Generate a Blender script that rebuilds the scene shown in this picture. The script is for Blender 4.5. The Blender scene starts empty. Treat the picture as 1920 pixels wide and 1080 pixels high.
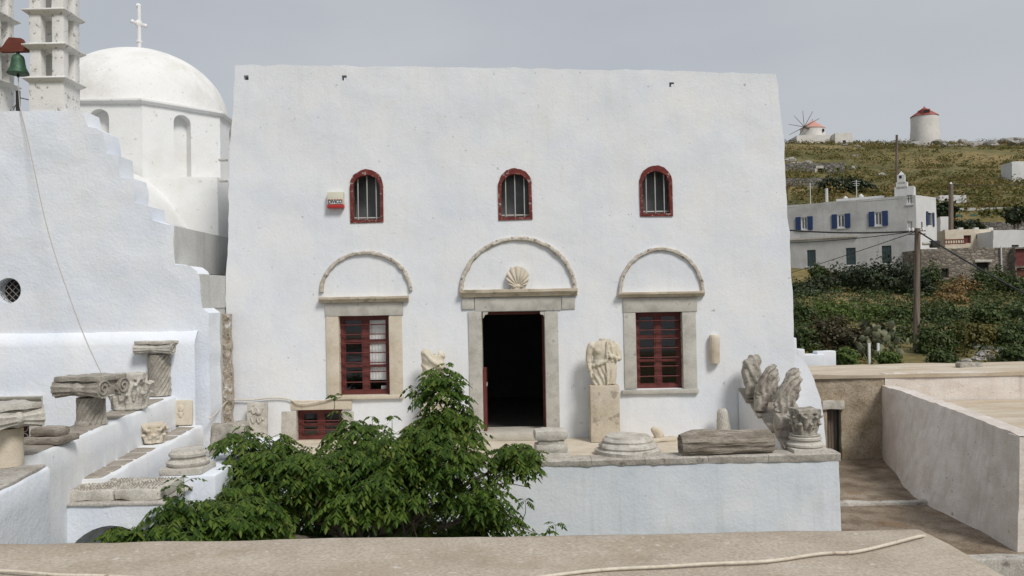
import bpy, bmesh, math, random
import numpy as np
from mathutils import Vector, Matrix, noise
from mathutils.geometry import delaunay_2d_cdt

random.seed(7); RNG = np.random.default_rng(7)
SC = bpy.context.scene
COL = SC.collection
rad = math.radians

# ------------------------------------------------------------------ camera
EYE = Vector((0, 0, 2.4)); FPX = 1550.0; ROLL = 0.018; PITCH = math.atan(22 / 1550)
_r0 = Vector((1, 0, 0)); _f = Vector((0, math.cos(PITCH), math.sin(PITCH))); _u0 = Vector((0, -math.sin(PITCH), math.cos(PITCH)))
_r = _r0 * math.cos(ROLL) - _u0 * math.sin(ROLL); _u = _u0 * math.cos(ROLL) + _r0 * math.sin(ROLL)
cam_d = bpy.data.cameras.new('camera'); cam_d.sensor_width = 36; cam_d.lens = 36 * FPX / 1920
cam_d.clip_start = .05; cam_d.clip_end = 3000
cam = bpy.data.objects.new('camera', cam_d); COL.objects.link(cam)
cam.matrix_world = Matrix(((_r.x, _u.x, -_f.x, EYE.x), (_r.y, _u.y, -_f.y, EYE.y), (_r.z, _u.z, -_f.z, EYE.z), (0, 0, 0, 1)))
SC.camera = cam

# ------------------------------------------------------------------ sky and sun
SUN_DIR = Vector((.27, -.40, .52)).normalized()
W = bpy.data.worlds.new('World'); SC.world = W; W.use_nodes = True
nt = W.node_tree; nt.nodes.clear()
sky = nt.nodes.new('ShaderNodeTexSky'); sky.sky_type = 'NISHITA'; sky.sun_disc = False
sky.sun_elevation = math.asin(SUN_DIR.z); sky.sun_rotation = math.atan2(SUN_DIR.x, SUN_DIR.y)
sky.air_density = 1.0; sky.dust_density = 3.0
tc = nt.nodes.new('ShaderNodeTexCoord'); mp = nt.nodes.new('ShaderNodeMapping'); mp.inputs['Scale'].default_value = (1, 1, 3.0)
nz = nt.nodes.new('ShaderNodeTexNoise'); nz.inputs['Scale'].default_value = 1.6; nz.inputs['Detail'].default_value = 5
rp = nt.nodes.new('ShaderNodeValToRGB'); rp.color_ramp.elements[0].position = .3; rp.color_ramp.elements[1].position = .72
rp.color_ramp.elements[0].color = (4.0, 4.26, 4.68, 1); rp.color_ramp.elements[1].color = (5.2, 5.36, 5.58, 1)
mx = nt.nodes.new('ShaderNodeMix'); mx.data_type = 'RGBA'; mx.inputs[0].default_value = .88
bg = nt.nodes.new('ShaderNodeBackground'); bg.inputs['Strength'].default_value = .10
wo = nt.nodes.new('ShaderNodeOutputWorld')
nt.links.new(tc.outputs['Generated'], mp.inputs['Vector']); nt.links.new(mp.outputs[0], nz.inputs['Vector'])
nt.links.new(nz.outputs[0], rp.inputs[0]); nt.links.new(sky.outputs[0], mx.inputs[6]); nt.links.new(rp.outputs[0], mx.inputs[7])
nt.links.new(mx.outputs[2], bg.inputs['Color']); nt.links.new(bg.outputs[0], wo.inputs[0])
sun_d = bpy.data.lights.new('sun', 'SUN'); sun_d.energy = 2.3; sun_d.angle = rad(16); sun_d.color = (1, .965, .92)
sun = bpy.data.objects.new('sun', sun_d); COL.objects.link(sun)
sun.rotation_euler = SUN_DIR.to_track_quat('Z', 'Y').to_euler(); sun.location = (20, -30, 40)
SC.view_settings.view_transform = 'Standard'; SC.view_settings.look = 'None'; SC.view_settings.exposure = 0.12; SC.view_settings.gamma = 1
SC.view_settings.use_curve_mapping = False

# ------------------------------------------------------------------ geometry helpers
def ray(px, py): return _f * FPX + _r * (px - 960) - _u * (py - 540)
def P(px, py, Y):
    d = ray(px, py); return EYE + d * (Y / d.y)
def PZ(px, py, z):
    d = ray(px, py); return EYE + d * ((z - EYE.z) / d.z)
def RECT(x0, y0, x1, y1, Y):
    c = P((x0 + x1) / 2, (y0 + y1) / 2, Y); hx = (x1 - x0) / 2 * Y / FPX; hz = (y1 - y0) / 2 * Y / FPX
    return c.x - hx, c.x + hx, c.z - hz, c.z + hz
def nz3(v, s): return noise.noise(Vector(v) * s)

def wm(o):
    m = o.matrix_basis.copy()
    if o.parent: m = wm(o.parent) @ o.matrix_parent_inverse @ m
    return m
def link(o, parent=None):
    COL.objects.link(o)
    if parent:
        o.parent = parent; o.matrix_parent_inverse = wm(parent).inverted()
    return o
def tag(o, label=None, cat=None, group=None, kind=None):
    if label: o['label'] = label
    if cat: o['category'] = cat
    if group: o['group'] = group
    if kind: o['kind'] = kind
    return o
def thing(name, loc, label, cat, group=None):
    o = bpy.data.objects.new(name, None); o.empty_display_size = .1; o.location = loc; COL.objects.link(o)
    return tag(o, label, cat, group)
def finish(me, mat, sharp=40, smooth=True):
    if mat:
        for m in (mat if isinstance(mat, (list, tuple)) else [mat]): me.materials.append(m)
    if smooth:
        me.polygons.foreach_set('use_smooth', [True] * len(me.polygons)); me.set_sharp_from_angle(angle=rad(sharp))
    me.update()
def mesh_obj(name, V, Fc, mat, parent=None, sharp=40, smooth=True):
    me = bpy.data.meshes.new(name); me.from_pydata([tuple(v) for v in V], [], Fc); finish(me, mat, sharp, smooth)
    return link(bpy.data.objects.new(name, me), parent)

class MB:
    def __init__(s): s.v = []; s.f = []
    def add(s, V, Fc, M=None):
        b = len(s.v)
        s.v += [(M @ Vector(v)) if M else Vector(v) for v in V]
        s.f += [tuple(i + b for i in f) for f in Fc]; return s
    def box(s, x0, x1, y0, y1, z0, z1, M=None):
        V = [(x, y, z) for x in (x0, x1) for y in (y0, y1) for z in (z0, z1)]
        return s.add(V, [(0, 1, 3, 2), (4, 6, 7, 5), (0, 4, 5, 1), (2, 3, 7, 6), (0, 2, 6, 4), (1, 5, 7, 3)], M)
    def stone(s, x0, x1, y0, y1, z0, z1, bev=.012, amp=.006, fr=5., cuts=3, M=None, bump2=0):
        bm = bmesh.new(); bmesh.ops.create_cube(bm, size=1)
        c = Vector(((x0 + x1) / 2, (y0 + y1) / 2, (z0 + z1) / 2)); d = Vector((x1 - x0, y1 - y0, z1 - z0))
        for v in bm.verts: v.co = Vector((v.co.x * d.x, v.co.y * d.y, v.co.z * d.z))
        if bev: bmesh.ops.bevel(bm, geom=bm.edges[:], offset=min(bev, min(d) * .45), segments=2, affect='EDGES', profile=.6)
        if cuts:
            tl = max(d) / (cuts * 1.7)
            for _ in range(6):
                es = [e for e in bm.edges if e.calc_length() > tl * 1.35]
                if not es: break
                bmesh.ops.subdivide_edges(bm, edges=es, cuts=1, use_grid_fill=True)
        bm.normal_update(); o = Vector((c.x * 3.1 + 7, c.y * 1.7, c.z * 2.3))
        for v in bm.verts:
            k = noise.noise((v.co + o) * fr) * amp
            if bump2: k += noise.noise((v.co + o) * fr * 4) * bump2
            v.co += v.normal * k
        bm.verts.index_update()
        s.add([v.co + c for v in bm.verts], [[v.index for v in f.verts] for f in bm.faces], M); bm.free(); return s
    def tube(s, pts, r, seg=8, cap=True):
        pts = [Vector(p) for p in pts]; n = len(pts); rs = r if isinstance(r, (list, tuple)) else [r] * n
        V = []; Fc = []; t0 = (pts[1] - pts[0]).normalized(); a = t0.orthogonal().normalized()
        for i, p in enumerate(pts):
            t = (pts[min(i + 1, n - 1)] - pts[max(i - 1, 0)]).normalized()
            a = (a - t * a.dot(t)).normalized(); b = t.cross(a)
            for k in range(seg):
                q = 2 * math.pi * k / seg; V.append(p + (a * math.cos(q) + b * math.sin(q)) * rs[i])
        for i in range(n - 1):
            for k in range(seg):
                Fc.append((i * seg + k, i * seg + (k + 1) % seg, (i + 1) * seg + (k + 1) % seg, (i + 1) * seg + k))
        if cap: Fc += [tuple(range(seg))[::-1], tuple(range((n - 1) * seg, n * seg))]
        return s.add(V, Fc)
    def lathe(s, prof, seg=32, M=None, fn=None, amp=0, fr=6., cap=True, sub=0):
        """prof: list of (r,z); fn(theta,z,r)->r"""
        if sub:
            q = []
            for (a, b), (c, d) in zip(prof[:-1], prof[1:]):
                k = max(1, int(math.hypot(c - a, d - b) / sub))
                q += [(a + (c - a) * i / k, b + (d - b) * i / k) for i in range(k)]
            prof = q + [prof[-1]]
        V = []; Fc = []; n = len(prof)
        for r, z in prof:
            for k in range(seg):
                t = 2 * math.pi * k / seg; rr = fn(t, z, r) if fn else r
                p = Vector((rr * math.cos(t), rr * math.sin(t), z))
                if amp and r > 1e-4:
                    d = noise.noise(p * fr + Vector((5, 3, 1))) * amp; p += Vector((math.cos(t), math.sin(t), .4)) * d
                V.append(p)
        for i in range(n - 1):
            for k in range(seg): Fc.append((i * seg + k, i * seg + (k + 1) % seg, (i + 1) * seg + (k + 1) % seg, (i + 1) * seg + k))
        if cap: Fc += [tuple(range(seg))[::-1], tuple(range((n - 1) * seg, n * seg))]
        return s.add(V, Fc, M)
    def ball(s, c, r, seg=14, rings=9, M=None, amp=0, fr=5.):
        r = r if isinstance(r, (tuple, list, Vector)) else (r, r, r); V = []; Fc = []
        for i in range(rings + 1):
            ph = math.pi * i / rings
            for k in range(seg):
                t = 2 * math.pi * k / seg; u = Vector((math.sin(ph) * math.cos(t), math.sin(ph) * math.sin(t), -math.cos(ph)))
                g = 1 + (noise.noise(u * fr + Vector(c)) * amp if amp else 0)
                V.append(Vector(c) + Vector((u.x * r[0], u.y * r[1], u.z * r[2])) * g)
        for i in range(rings):
            for k in range(seg): Fc.append((i * seg + k, i * seg + (k + 1) % seg, (i + 1) * seg + (k + 1) % seg, (i + 1) * seg + k))
        return s.add(V, Fc, M)
    def build(s, name, mat, parent=None, sharp=40, smooth=True): return mesh_obj(name, s.v, s.f, mat, parent, sharp, smooth)

def remesh(mb, voxel):
    me = bpy.data.meshes.new('tmp'); me.from_pydata([tuple(v) for v in mb.v], [], mb.f)
    bm = bmesh.new(); bm.from_mesh(me); bmesh.ops.remove_doubles(bm, verts=bm.verts, dist=1e-5); bmesh.ops.recalc_face_normals(bm, faces=bm.faces); bm.to_mesh(me); bm.free()
    o = bpy.data.objects.new('tmp', me); COL.objects.link(o)
    md = o.modifiers.new('r', 'REMESH'); md.mode = 'VOXEL'; md.voxel_size = voxel
    sm = o.modifiers.new('s', 'SMOOTH'); sm.iterations = 3; sm.factor = .5
    dg = bpy.context.evaluated_depsgraph_get(); ev = o.evaluated_get(dg)
    out = bpy.data.meshes.new_from_object(ev); bpy.data.objects.remove(o); bpy.data.meshes.remove(me); return out
def displace(me, fn):
    N = [v.normal.copy() for v in me.vertices]
    for v, n in zip(me.vertices, N): v.co += n * fn(v.co, n)
    me.update()

def TR(loc, rz=0, rx=0, ry=0, s=1):
    return Matrix.Translation(Vector(loc)) @ Matrix.Rotation(rz, 4, 'Z') @ Matrix.Rotation(ry, 4, 'Y') @ Matrix.Rotation(rx, 4, 'X') @ Matrix.Scale(s, 4)

def resample(loop, d):
    out = []
    for a, b in zip(loop, loop[1:] + loop[:1]):
        k = max(1, int(math.hypot(b[0] - a[0], b[1] - a[1]) / d + .5))
        out += [(a[0] + (b[0] - a[0]) * i / k, a[1] + (b[1] - a[1]) * i / k) for i in range(k)]
    return out
def inpoly(pts, loop):
    x, y = pts[:, 0], pts[:, 1]; r = np.zeros(len(pts), bool); n = len(loop)
    for i in range(n):
        x1, y1 = loop[i]; x2, y2 = loop[(i + 1) % n]
        if y1 == y2: continue
        c = ((y1 > y) != (y2 > y)) & (x < (x2 - x1) * (y - y1) / (y2 - y1) + x1); r ^= c
    return r
def panel(name, outline, holes, mat, parent, Y, thick, step=.14, amp=.01, edge=.008, M=None, fr=1.1):
    """a plastered wall with real openings; local x,z plane at depth Y, reveals run back by `thick` (per hole or one value)"""
    loops = [resample(outline, step)] + [resample(h, min(step, .12)) for h in holes]
    L0 = [(x + edge * noise.noise(Vector((x * 4, z * 4, 1.3))), z + edge * noise.noise(Vector((x * 4, z * 4, 9.1)))) for x, z in loops[0]]
    loops[0] = L0
    th = thick if isinstance(thick, (list, tuple)) else [thick] * (len(holes) + 1)
    pts = []; edges = []
    for lp in loops:
        b = len(pts); pts += [Vector(p) for p in lp]; edges += [(b + i, b + (i + 1) % len(lp)) for i in range(len(lp))]
    nb = len(pts)
    xs = [p[0] for p in loops[0]]; zs = [p[1] for p in loops[0]]
    gx, gz = np.meshgrid(np.arange(min(xs), max(xs), step), np.arange(min(zs), max(zs), step))
    G = np.stack([gx.ravel(), gz.ravel()], 1) + RNG.uniform(-.25, .25, (gx.size, 2)) * step
    k = inpoly(G, loops[0])
    for h in loops[1:]: k &= ~inpoly(G, h)
    allb = np.array([tuple(p) for p in pts]); G = G[k]
    if len(G):
        d = np.min(np.hypot(G[:, None, 0] - allb[None, :, 0], G[:, None, 1] - allb[None, :, 1]), axis=1); G = G[d > step * .45]
    pts += [Vector((a, b)) for a, b in G]
    vv, _, ff, _, _, _ = delaunay_2d_cdt(pts, edges, [], 0, 1e-6)
    A = np.array([tuple(v) for v in vv]); T = np.array(ff); C = A[T].mean(1)
    k = inpoly(C, loops[0])
    for h in loops[1:]: k &= ~inpoly(C, h)
    T = T[k]
    V = []
    for x, z in A:
        V.append(Vector((x, Y - amp * (noise.noise(Vector((x * fr, z * fr, 2))) + .5 * noise.noise(Vector((x * fr * 3.1, z * fr * 3.1, 7)))), z)))
    Fc = [tuple(t) for t in T.tolist()]
    key = {(round(a, 4), round(b, 4)): i for i, (a, b) in enumerate(A)}
    for li, lp in enumerate(loops):
        ids = [key.get((round(p[0], 4), round(p[1], 4))) for p in lp]
        if None in ids: ids = [int(np.argmin(np.hypot(A[:, 0] - p[0], A[:, 1] - p[1]))) for p in lp]
        b = len(V); V += [Vector((A[i][0], Y + th[li], A[i][1])) for i in ids]; n = len(ids)
        for i in range(n): Fc.append((ids[i], b + i, b + (i + 1) % n, ids[(i + 1) % n]))
    mb = MB(); mb.add(V, Fc, M)
    return mb.build(name, mat, parent, sharp=35)
def archloop(x0, x1, z0, z1, spring, n=18):
    cx = (x0 + x1) / 2; rx = (x1 - x0) / 2
    return [(x0, z0), (x1, z0)] + [(cx + rx * math.cos(math.pi * i / n), spring + (z1 - spring) * math.sin(math.pi * i / n)) for i in range(n + 1)]
def ringband(outer, inner, y0, y1, mb=None, amp=0):
    mb = mb or MB(); n = len(outer); V = []
    for lp, yy in ((outer, y1), (outer, y0), (inner, y0), (inner, y1)):
        for x, z in lp: V.append((x + amp * nz3((x, z, 3), 23), yy + amp * .5 * nz3((x, z, 9), 19), z + amp * nz3((x, z, 5), 23)))
    Fc = []
    for s in range(3):
        for i in range(n): Fc.append((s * n + i, s * n + (i + 1) % n, (s + 1) * n + (i + 1) % n, (s + 1) * n + i))
    return mb.add(V, Fc)

# ------------------------------------------------------------------ materials
def ramp(nt, pts):
    r = nt.nodes.new('ShaderNodeValToRGB'); e = r.color_ramp.elements
    while len(e) < len(pts): e.new(.5)
    for q, (p, c) in zip(e, pts): q.position = p; q.color = (*c, 1)
    return r
def mat(name, cols, scale=3., rough=.88, bump=.35, bscale=45., bdist=.012, spots=None, fine=.12, streak=None, spec=.25, stretch=(1, 1, 1), big=None, metal=0):
    m = bpy.data.materials.new(name); m.use_nodes = True; nt = m.node_tree; N = nt.nodes; L = nt.links
    bs = N['Principled BSDF']; bs.inputs['Roughness'].default_value = rough; bs.inputs['Specular IOR Level'].default_value = spec; bs.inputs['Metallic'].default_value = metal
    ge = N.new('ShaderNodeNewGeometry'); mp = N.new('ShaderNodeMapping'); mp.inputs['Scale'].default_value = stretch; L.new(ge.outputs['Position'], mp.inputs[0])
    def ns(sc, det=6, ro=.6, src=mp):
        n = N.new('ShaderNodeTexNoise'); n.inputs['Scale'].default_value = sc; n.inputs['Detail'].default_value = det; n.inputs['Roughness'].default_value = ro
        L.new(src.outputs[0], n.inputs['Vector']); return n
    def mixc(fac, a, b, mode='MIX'):
        x = N.new('ShaderNodeMix'); x.data_type = 'RGBA'; x.blend_type = mode
        if isinstance(fac, float): x.inputs[0].default_value = fac
        else: L.new(fac, x.inputs[0])
        for i, c in ((6, a), (7, b)):
            if isinstance(c, tuple): x.inputs[i].default_value = (*c, 1)
            else: L.new(c, x.inputs[i])
        return x.outputs[2]
    n1 = ns(scale); k = len(cols)
    r1 = ramp(nt, [(.3 + .4 * i / max(1, k - 1), c) for i, c in enumerate(cols)]); L.new(n1.outputs[0], r1.inputs[0]); col = r1.outputs[0]
    n2 = ns(bscale, 5, .65)
    if fine:
        rr = ramp(nt, [(.25, (1 - fine * 2,) * 3), (.6, (1, 1, 1))]); L.new(n2.outputs[0], rr.inputs[0]); col = mixc(1.0, col, rr.outputs[0], 'MULTIPLY')
    if big:   # (colour, scale, lo, hi, amount)
        nb = ns(big[1], 7, .7); rb = ramp(nt, [(big[2], (0, 0, 0)), (big[3], (big[4],) * 3)]); L.new(nb.outputs[0], rb.inputs[0]); col = mixc(rb.outputs[0], col, big[0])
    if streak:  # (colour, amount)
        ms = N.new('ShaderNodeMapping'); ms.inputs['Scale'].default_value = (5, 5, .45); L.new(ge.outputs['Position'], ms.inputs[0])
        s1 = ns(1.3, 6, .6, ms); rs = ramp(nt, [(.52, (0, 0, 0)), (.72, (streak[1],) * 3)]); L.new(s1.outputs[0], rs.inputs[0]); col = mixc(rs.outputs[0], col, streak[0])
    if spots:   # (colour, scale, threshold, amount)
        sp = ns(spots[1], 3, .5); r2 = ramp(nt, [(spots[2], (0, 0, 0)), (spots[2] + .09, (spots[3],) * 3)]); L.new(sp.outputs[0], r2.inputs[0])
        col = mixc(r2.outputs[0], col, spots[0])
    L.new(col, bs.inputs['Base Color'])
    if bump:
        b = N.new('ShaderNodeBump'); b.inputs['Strength'].default_value = bump; b.inputs['Distance'].default_value = bdist
        ad = N.new('ShaderNodeMath'); ad.operation = 'MULTIPLY_ADD'; ad.inputs[1].default_value = .5
        nl = ns(bscale * .18, 4, .6); L.new(n2.outputs[0], ad.inputs[0]); L.new(nl.outputs[0], ad.inputs[2]); L.new(ad.outputs[0], b.inputs['Height'])
        L.new(b.outputs[0], bs.inputs['Normal'])
    return m
def rubble(name, c0, c1, joint, scale):
    m = bpy.data.materials.new(name); m.use_nodes = True; nt = m.node_tree; N = nt.nodes; L = nt.links; bs = N['Principled BSDF']; bs.inputs['Roughness'].default_value = .95
    ge = N.new('ShaderNodeNewGeometry'); mp = N.new('ShaderNodeMapping'); mp.inputs['Scale'].default_value = (1, 1, 1.8); L.new(ge.outputs['Position'], mp.inputs[0])
    v = N.new('ShaderNodeTexVoronoi'); v.inputs['Scale'].default_value = scale; L.new(mp.outputs[0], v.inputs['Vector'])
    e = N.new('ShaderNodeTexVoronoi'); e.feature = 'DISTANCE_TO_EDGE'; e.inputs['Scale'].default_value = scale; L.new(mp.outputs[0], e.inputs['Vector'])
    sp = N.new('ShaderNodeSeparateColor'); L.new(v.outputs['Color'], sp.inputs[0]); r = ramp(nt, [(0, c0), (1, c1)]); L.new(sp.outputs[0], r.inputs[0])
    j = ramp(nt, [(.02, (1, 1, 1)), (.1, (0, 0, 0))]); L.new(e.outputs['Distance'], j.inputs[0])
    x = N.new('ShaderNodeMix'); x.data_type = 'RGBA'; L.new(j.outputs[0], x.inputs[0]); L.new(r.outputs[0], x.inputs[6]); x.inputs[7].default_value = (*joint, 1); L.new(x.outputs[2], bs.inputs['Base Color'])
    b = N.new('ShaderNodeBump'); b.inputs['Distance'].default_value = .08; b.inputs['Strength'].default_value = .7; L.new(e.outputs['Distance'], b.inputs['Height']); L.new(b.outputs[0], bs.inputs['Normal'])
    return m
def leafmat(name, cols, trans=.3, rough=.5, spec=.35, nscale=1.2):
    m = bpy.data.materials.new(name); m.use_nodes = True; nt = m.node_tree; N = nt.nodes; L = nt.links; bs = N['Principled BSDF']; out = N['Material Output']
    bs.inputs['Roughness'].default_value = rough; bs.inputs['Specular IOR Level'].default_value = spec
    ge = N.new('ShaderNodeNewGeometry'); n = N.new('ShaderNodeTexNoise'); n.inputs['Scale'].default_value = nscale; L.new(ge.outputs['Position'], n.inputs['Vector'])
    ad = N.new('ShaderNodeMath'); ad.operation = 'MULTIPLY_ADD'; ad.inputs[1].default_value = .55; L.new(ge.outputs['Random Per Island'], ad.inputs[0])
    hl = N.new('ShaderNodeMath'); hl.operation = 'MULTIPLY'; hl.inputs[1].default_value = .45; L.new(n.outputs[0], hl.inputs[0]); L.new(hl.outputs[0], ad.inputs[2])
    k = len(cols); r = ramp(nt, [(.1 + .8 * i / (k - 1), c) for i, c in enumerate(cols)]); L.new(ad.outputs[0], r.inputs[0]); L.new(r.outputs[0], bs.inputs['Base Color'])
    t = N.new('ShaderNodeBsdfTranslucent'); L.new(r.outputs[0], t.inputs['Color']); mxs = N.new('ShaderNodeMixShader'); mxs.inputs[0].default_value = trans
    L.new(bs.outputs[0], mxs.inputs[1]); L.new(t.outputs[0], mxs.inputs[2]); L.new(mxs.outputs[0], out.inputs[0]); return m
def flat(name, c, rough=.6, metal=0, spec=.4, emit=None):
    return mat(name, [tuple(x * .9 for x in c), c, tuple(min(1, x * 1.06) for x in c)], 6, rough, .08, 60, .003, fine=.05, spec=spec, metal=metal)
def glassmat(name, tint=.95):
    m = bpy.data.materials.new(name); m.use_nodes = True; nt = m.node_tree; N = nt.nodes; L = nt.links; N.remove(N['Principled BSDF']); out = N['Material Output']
    t = N.new('ShaderNodeBsdfTransparent'); t.inputs[0].default_value = (tint, tint, tint, 1); g = N.new('ShaderNodeBsdfGlossy'); g.inputs['Roughness'].default_value = .03
    lw = N.new('ShaderNodeLayerWeight'); lw.inputs[0].default_value = .5; pw = N.new('ShaderNodeMath'); pw.operation = 'POWER'; pw.inputs[1].default_value = 5; fr = N.new('ShaderNodeMath'); fr.operation = 'MULTIPLY_ADD'; fr.inputs[1].default_value = .95; fr.inputs[2].default_value = .04; L.new(lw.outputs['Facing'], pw.inputs[0]); L.new(pw.outputs[0], fr.inputs[0]); x = N.new('ShaderNodeMixShader'); L.new(fr.outputs[0], x.inputs[0]); L.new(t.outputs[0], x.inputs[1]); L.new(g.outputs[0], x.inputs[2]); L.new(x.outputs[0], out.inputs[0]); return m

WHITE = mat('white_limewash', [(.695, .73, .785), (.755, .775, .80), (.79, .795, .795)], 1.1, .92, .42, 26, .018, spots=((.30, .27, .23), 11, .70, .6), fine=.02, big=((.68, .66, .62), 1.3, .55, .80, .4), streak=((.66, .675, .69), .4))
WHITEBLUE = mat('blue_limewash', [(.70, .75, .83), (.76, .795, .845), (.80, .815, .835)], 1.3, .92, .6, 22, .022, spots=((.35, .33, .30), 13, .73, .5), fine=.02, big=((.62, .60, .56), 1.1, .58, .8, .3))
WHITEWEAR = mat('weathered_blue_limewash', [(.60, .655, .715), (.67, .71, .75), (.72, .74, .755)], 1.5, .92, .5, 22, .02, spots=((.36, .33, .28), 9, .69, .55), fine=.03, streak=((.50, .52, .52), .5))
DOMEW = mat('dome_limewash', [(.73, .735, .72), (.79, .795, .785), (.81, .81, .80)], 1.2, .92, .45, 28, .015, spots=((.38, .35, .29), 7, .66, .5), fine=.03, big=((.60, .56, .48), .8, .52, .75, .45))
DOMELICH = mat('lichened_dome_limewash', [(.71, .71, .68), (.79, .785, .765), (.81, .81, .79)], 1.2, .92, .45, 28, .015, spots=((.44, .41, .35), 15, .64, .5), fine=.03, big=((.52, .48, .40), 1.1, .50, .72, .55))
GREYPL = mat('grey_cement_render', [(.50, .50, .48), (.57, .57, .55), (.62, .62, .60)], 1.8, .92, .4, 30, .012, spots=((.3, .29, .27), 9, .68, .5), streak=((.36, .36, .34), .4))
MARBLE = mat('grey_marble', [(.40, .38, .34), (.52, .50, .45), (.60, .58, .53)], 4.5, .8, .4, 70, .008, spots=((.24, .23, .21), 9, .63, .6), fine=.14)
CREAM = mat('cream_marble', [(.52, .45, .34), (.62, .55, .44), (.68, .62, .52)], 3.5, .8, .3, 60, .006, spots=((.36, .29, .2), 10, .68, .5), fine=.1)
STATUE = mat('statue_marble', [(.52, .46, .35), (.64, .58, .46), (.70, .65, .54)], 5, .75, .35, 80, .005, spots=((.34, .29, .22), 14, .66, .5), fine=.12)
PEDEST = mat('stained_pedestal_stone', [(.48, .41, .30), (.58, .51, .40), (.64, .58, .48)], 3.5, .85, .4, 60, .008, spots=((.25, .21, .16), 8, .58, .65), fine=.15)
OLDST = mat('lichened_grey_stone', [(.26, .24, .20), (.40, .37, .32), (.52, .49, .43)], 7, .92, .7, 60, .014, spots=((.16, .14, .11), 16, .6, .6), fine=.22)
PALEST = mat('pale_weathered_stone', [(.42, .39, .34), (.56, .53, .47), (.64, .61, .55)], 6, .9, .6, 60, .012, spots=((.26, .23, .18), 15, .62, .6), fine=.2)
BROWNST = mat('brown_weathered_stone', [(.17, .145, .115), (.29, .25, .205), (.46, .42, .36)], 6, .92, .9, 40, .015, spots=((.10, .085, .07), 12, .6, .6), fine=.25, stretch=(.5, 1, 2))
SLAB = mat('brown_slate_slab', [(.24, .21, .18), (.36, .32, .27), (.46, .42, .36)], 4, .9, .5, 50, .01, fine=.2, spots=((.55, .53, .5), 10, .66, .5))
COPING = mat('mossy_cement_coping', [(.34, .31, .27), (.48, .45, .40), (.58, .55, .50)], 4, .95, .7, 40, .014, spots=((.12, .11, .09), 7, .6, .75), fine=.25)
TERRF = mat('cream_terrace_cement', [(.52, .45, .35), (.62, .55, .44), (.66, .60, .50)], 2.5, .9, .3, 50, .006, fine=.08, spots=((.4, .34, .26), 8, .68, .4))
ROOFC = mat('beige_roof_cement', [(.41, .345, .27), (.49, .42, .335), (.55, .485, .40)], 3.2, .95, .6, 60, .01, fine=.2, spots=((.66, .62, .56), 26, .64, .6), big=((.30, .235, .155), 1.7, .50, .72, .65))
SHADEW = mat('pinkish_beige_render', [(.60, .535, .475), (.69, .63, .575), (.76, .715, .665)], 2, .95, .55, 34, .014, fine=.12, spots=((.27, .22, .17), 7.5, .66, .8), stretch=(1, 1, 1.7), streak=((.44, .37, .31), .5), big=((.45, .38, .32), 1.4, .55, .75, .4))
FLATROOF = mat('sandy_flat_roof_screed', [(.47, .38, .27), (.56, .48, .37), (.68, .62, .53)], 1.5, .95, .4, 40, .008, fine=.12, stretch=(.5, 1.6, 1))
EARTHY = mat('brown_rubble_render', [(.30, .24, .16), (.40, .33, .24), (.50, .43, .34)], 3, .95, .8, 30, .03, fine=.25, spots=((.2, .16, .11), 9, .63, .5))
MOSSY = mat('mossy_brown_path', [(.14, .105, .072), (.26, .205, .148), (.42, .35, .27)], 2.4, .95, .7, 36, .02, fine=.3, spots=((.21, .12, .055), 1.9, .60, .45), big=((.08, .065, .05), 1.2, .55, .68, .7))
REDWOOD = mat('oxblood_painted_wood', [(.105, .030, .027), (.14, .040, .035), (.17, .055, .048)], 8, .5, .2, 90, .002, fine=.12, spots=((.3, .2, .15), 25, .72, .4))
PEELRED = mat('peeling_red_paint', [(.13, .028, .025), (.18, .038, .032), (.24, .07, .058)], 9, .8, .5, 70, .006, fine=.3, spots=((.45, .40, .37), 17, .58, .7))
IRON = flat('white_painted_iron', (.46, .46, .43), .5)
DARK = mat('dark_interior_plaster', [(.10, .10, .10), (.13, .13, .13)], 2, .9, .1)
INFLOOR = mat('worn_interior_tiles', [(.20, .19, .17), (.26, .25, .22)], 3, .5, .1)
GLASS = glassmat('window_glass'); GREYPANE = mat('dark_grey_pane', [(.07, .075, .075), (.11, .115, .115), (.15, .155, .155)], 2.5, .35, .05, spec=.5)  # upper panes are opaque mottled dark grey in place of clear glass
CURT = flat('white_curtain', (.85, .85, .83), .9)
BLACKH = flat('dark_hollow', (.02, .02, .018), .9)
HOODST = mat('flaking_hood_stone', [(.44, .36, .26), (.60, .55, .48), (.73, .73, .71)], 11, .9, .8, 60, .012, spots=((.10, .085, .07), 13, .57, .75), fine=.2)
BRONZE = mat('green_bronze', [(.04, .085, .05), (.07, .14, .09), (.10, .18, .12)], 9, .55, .3, 60, .004, fine=.2, metal=.5)
YOKE = mat('red_brown_yoke_wood', [(.13, .035, .022), (.19, .06, .04)], 8, .7, .3, 40, .004, stretch=(.5, 1, 4))
ROPE = flat('pale_rope', (.45, .42, .37), .9)
CABLE = mat('cream_cable', [(.58, .52, .42), (.68, .62, .52)], 9, .6, .1, spots=((.25, .15, .08), 22, .62, .7))
WIRE = flat('black_wire', (.03, .03, .03), .6)
POLEW = mat('weathered_pole_wood', [(.11, .08, .06), (.19, .15, .12), (.26, .22, .18)], 3, .9, .5, 40, .01, stretch=(4, 4, .3), fine=.2)
HOUSEW = mat('shade_grey_house_render', [(.38, .38, .37), (.48, .48, .47), (.55, .55, .54)], .9, .92, .3, 12, .02, fine=.05, streak=((.36, .35, .33), .55), spots=((.38, .34, .28), 2.2, .68, .4))  # grey tone paints the less lit house front; also colours the grey garden wall
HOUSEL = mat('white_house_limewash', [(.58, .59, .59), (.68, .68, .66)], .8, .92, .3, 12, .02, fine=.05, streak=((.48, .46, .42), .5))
BLUEP = flat('blue_painted_shutter', (.016, .040, .125), .55)
TEALP = flat('teal_painted_wood', (.022, .065, .065), .55)
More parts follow.
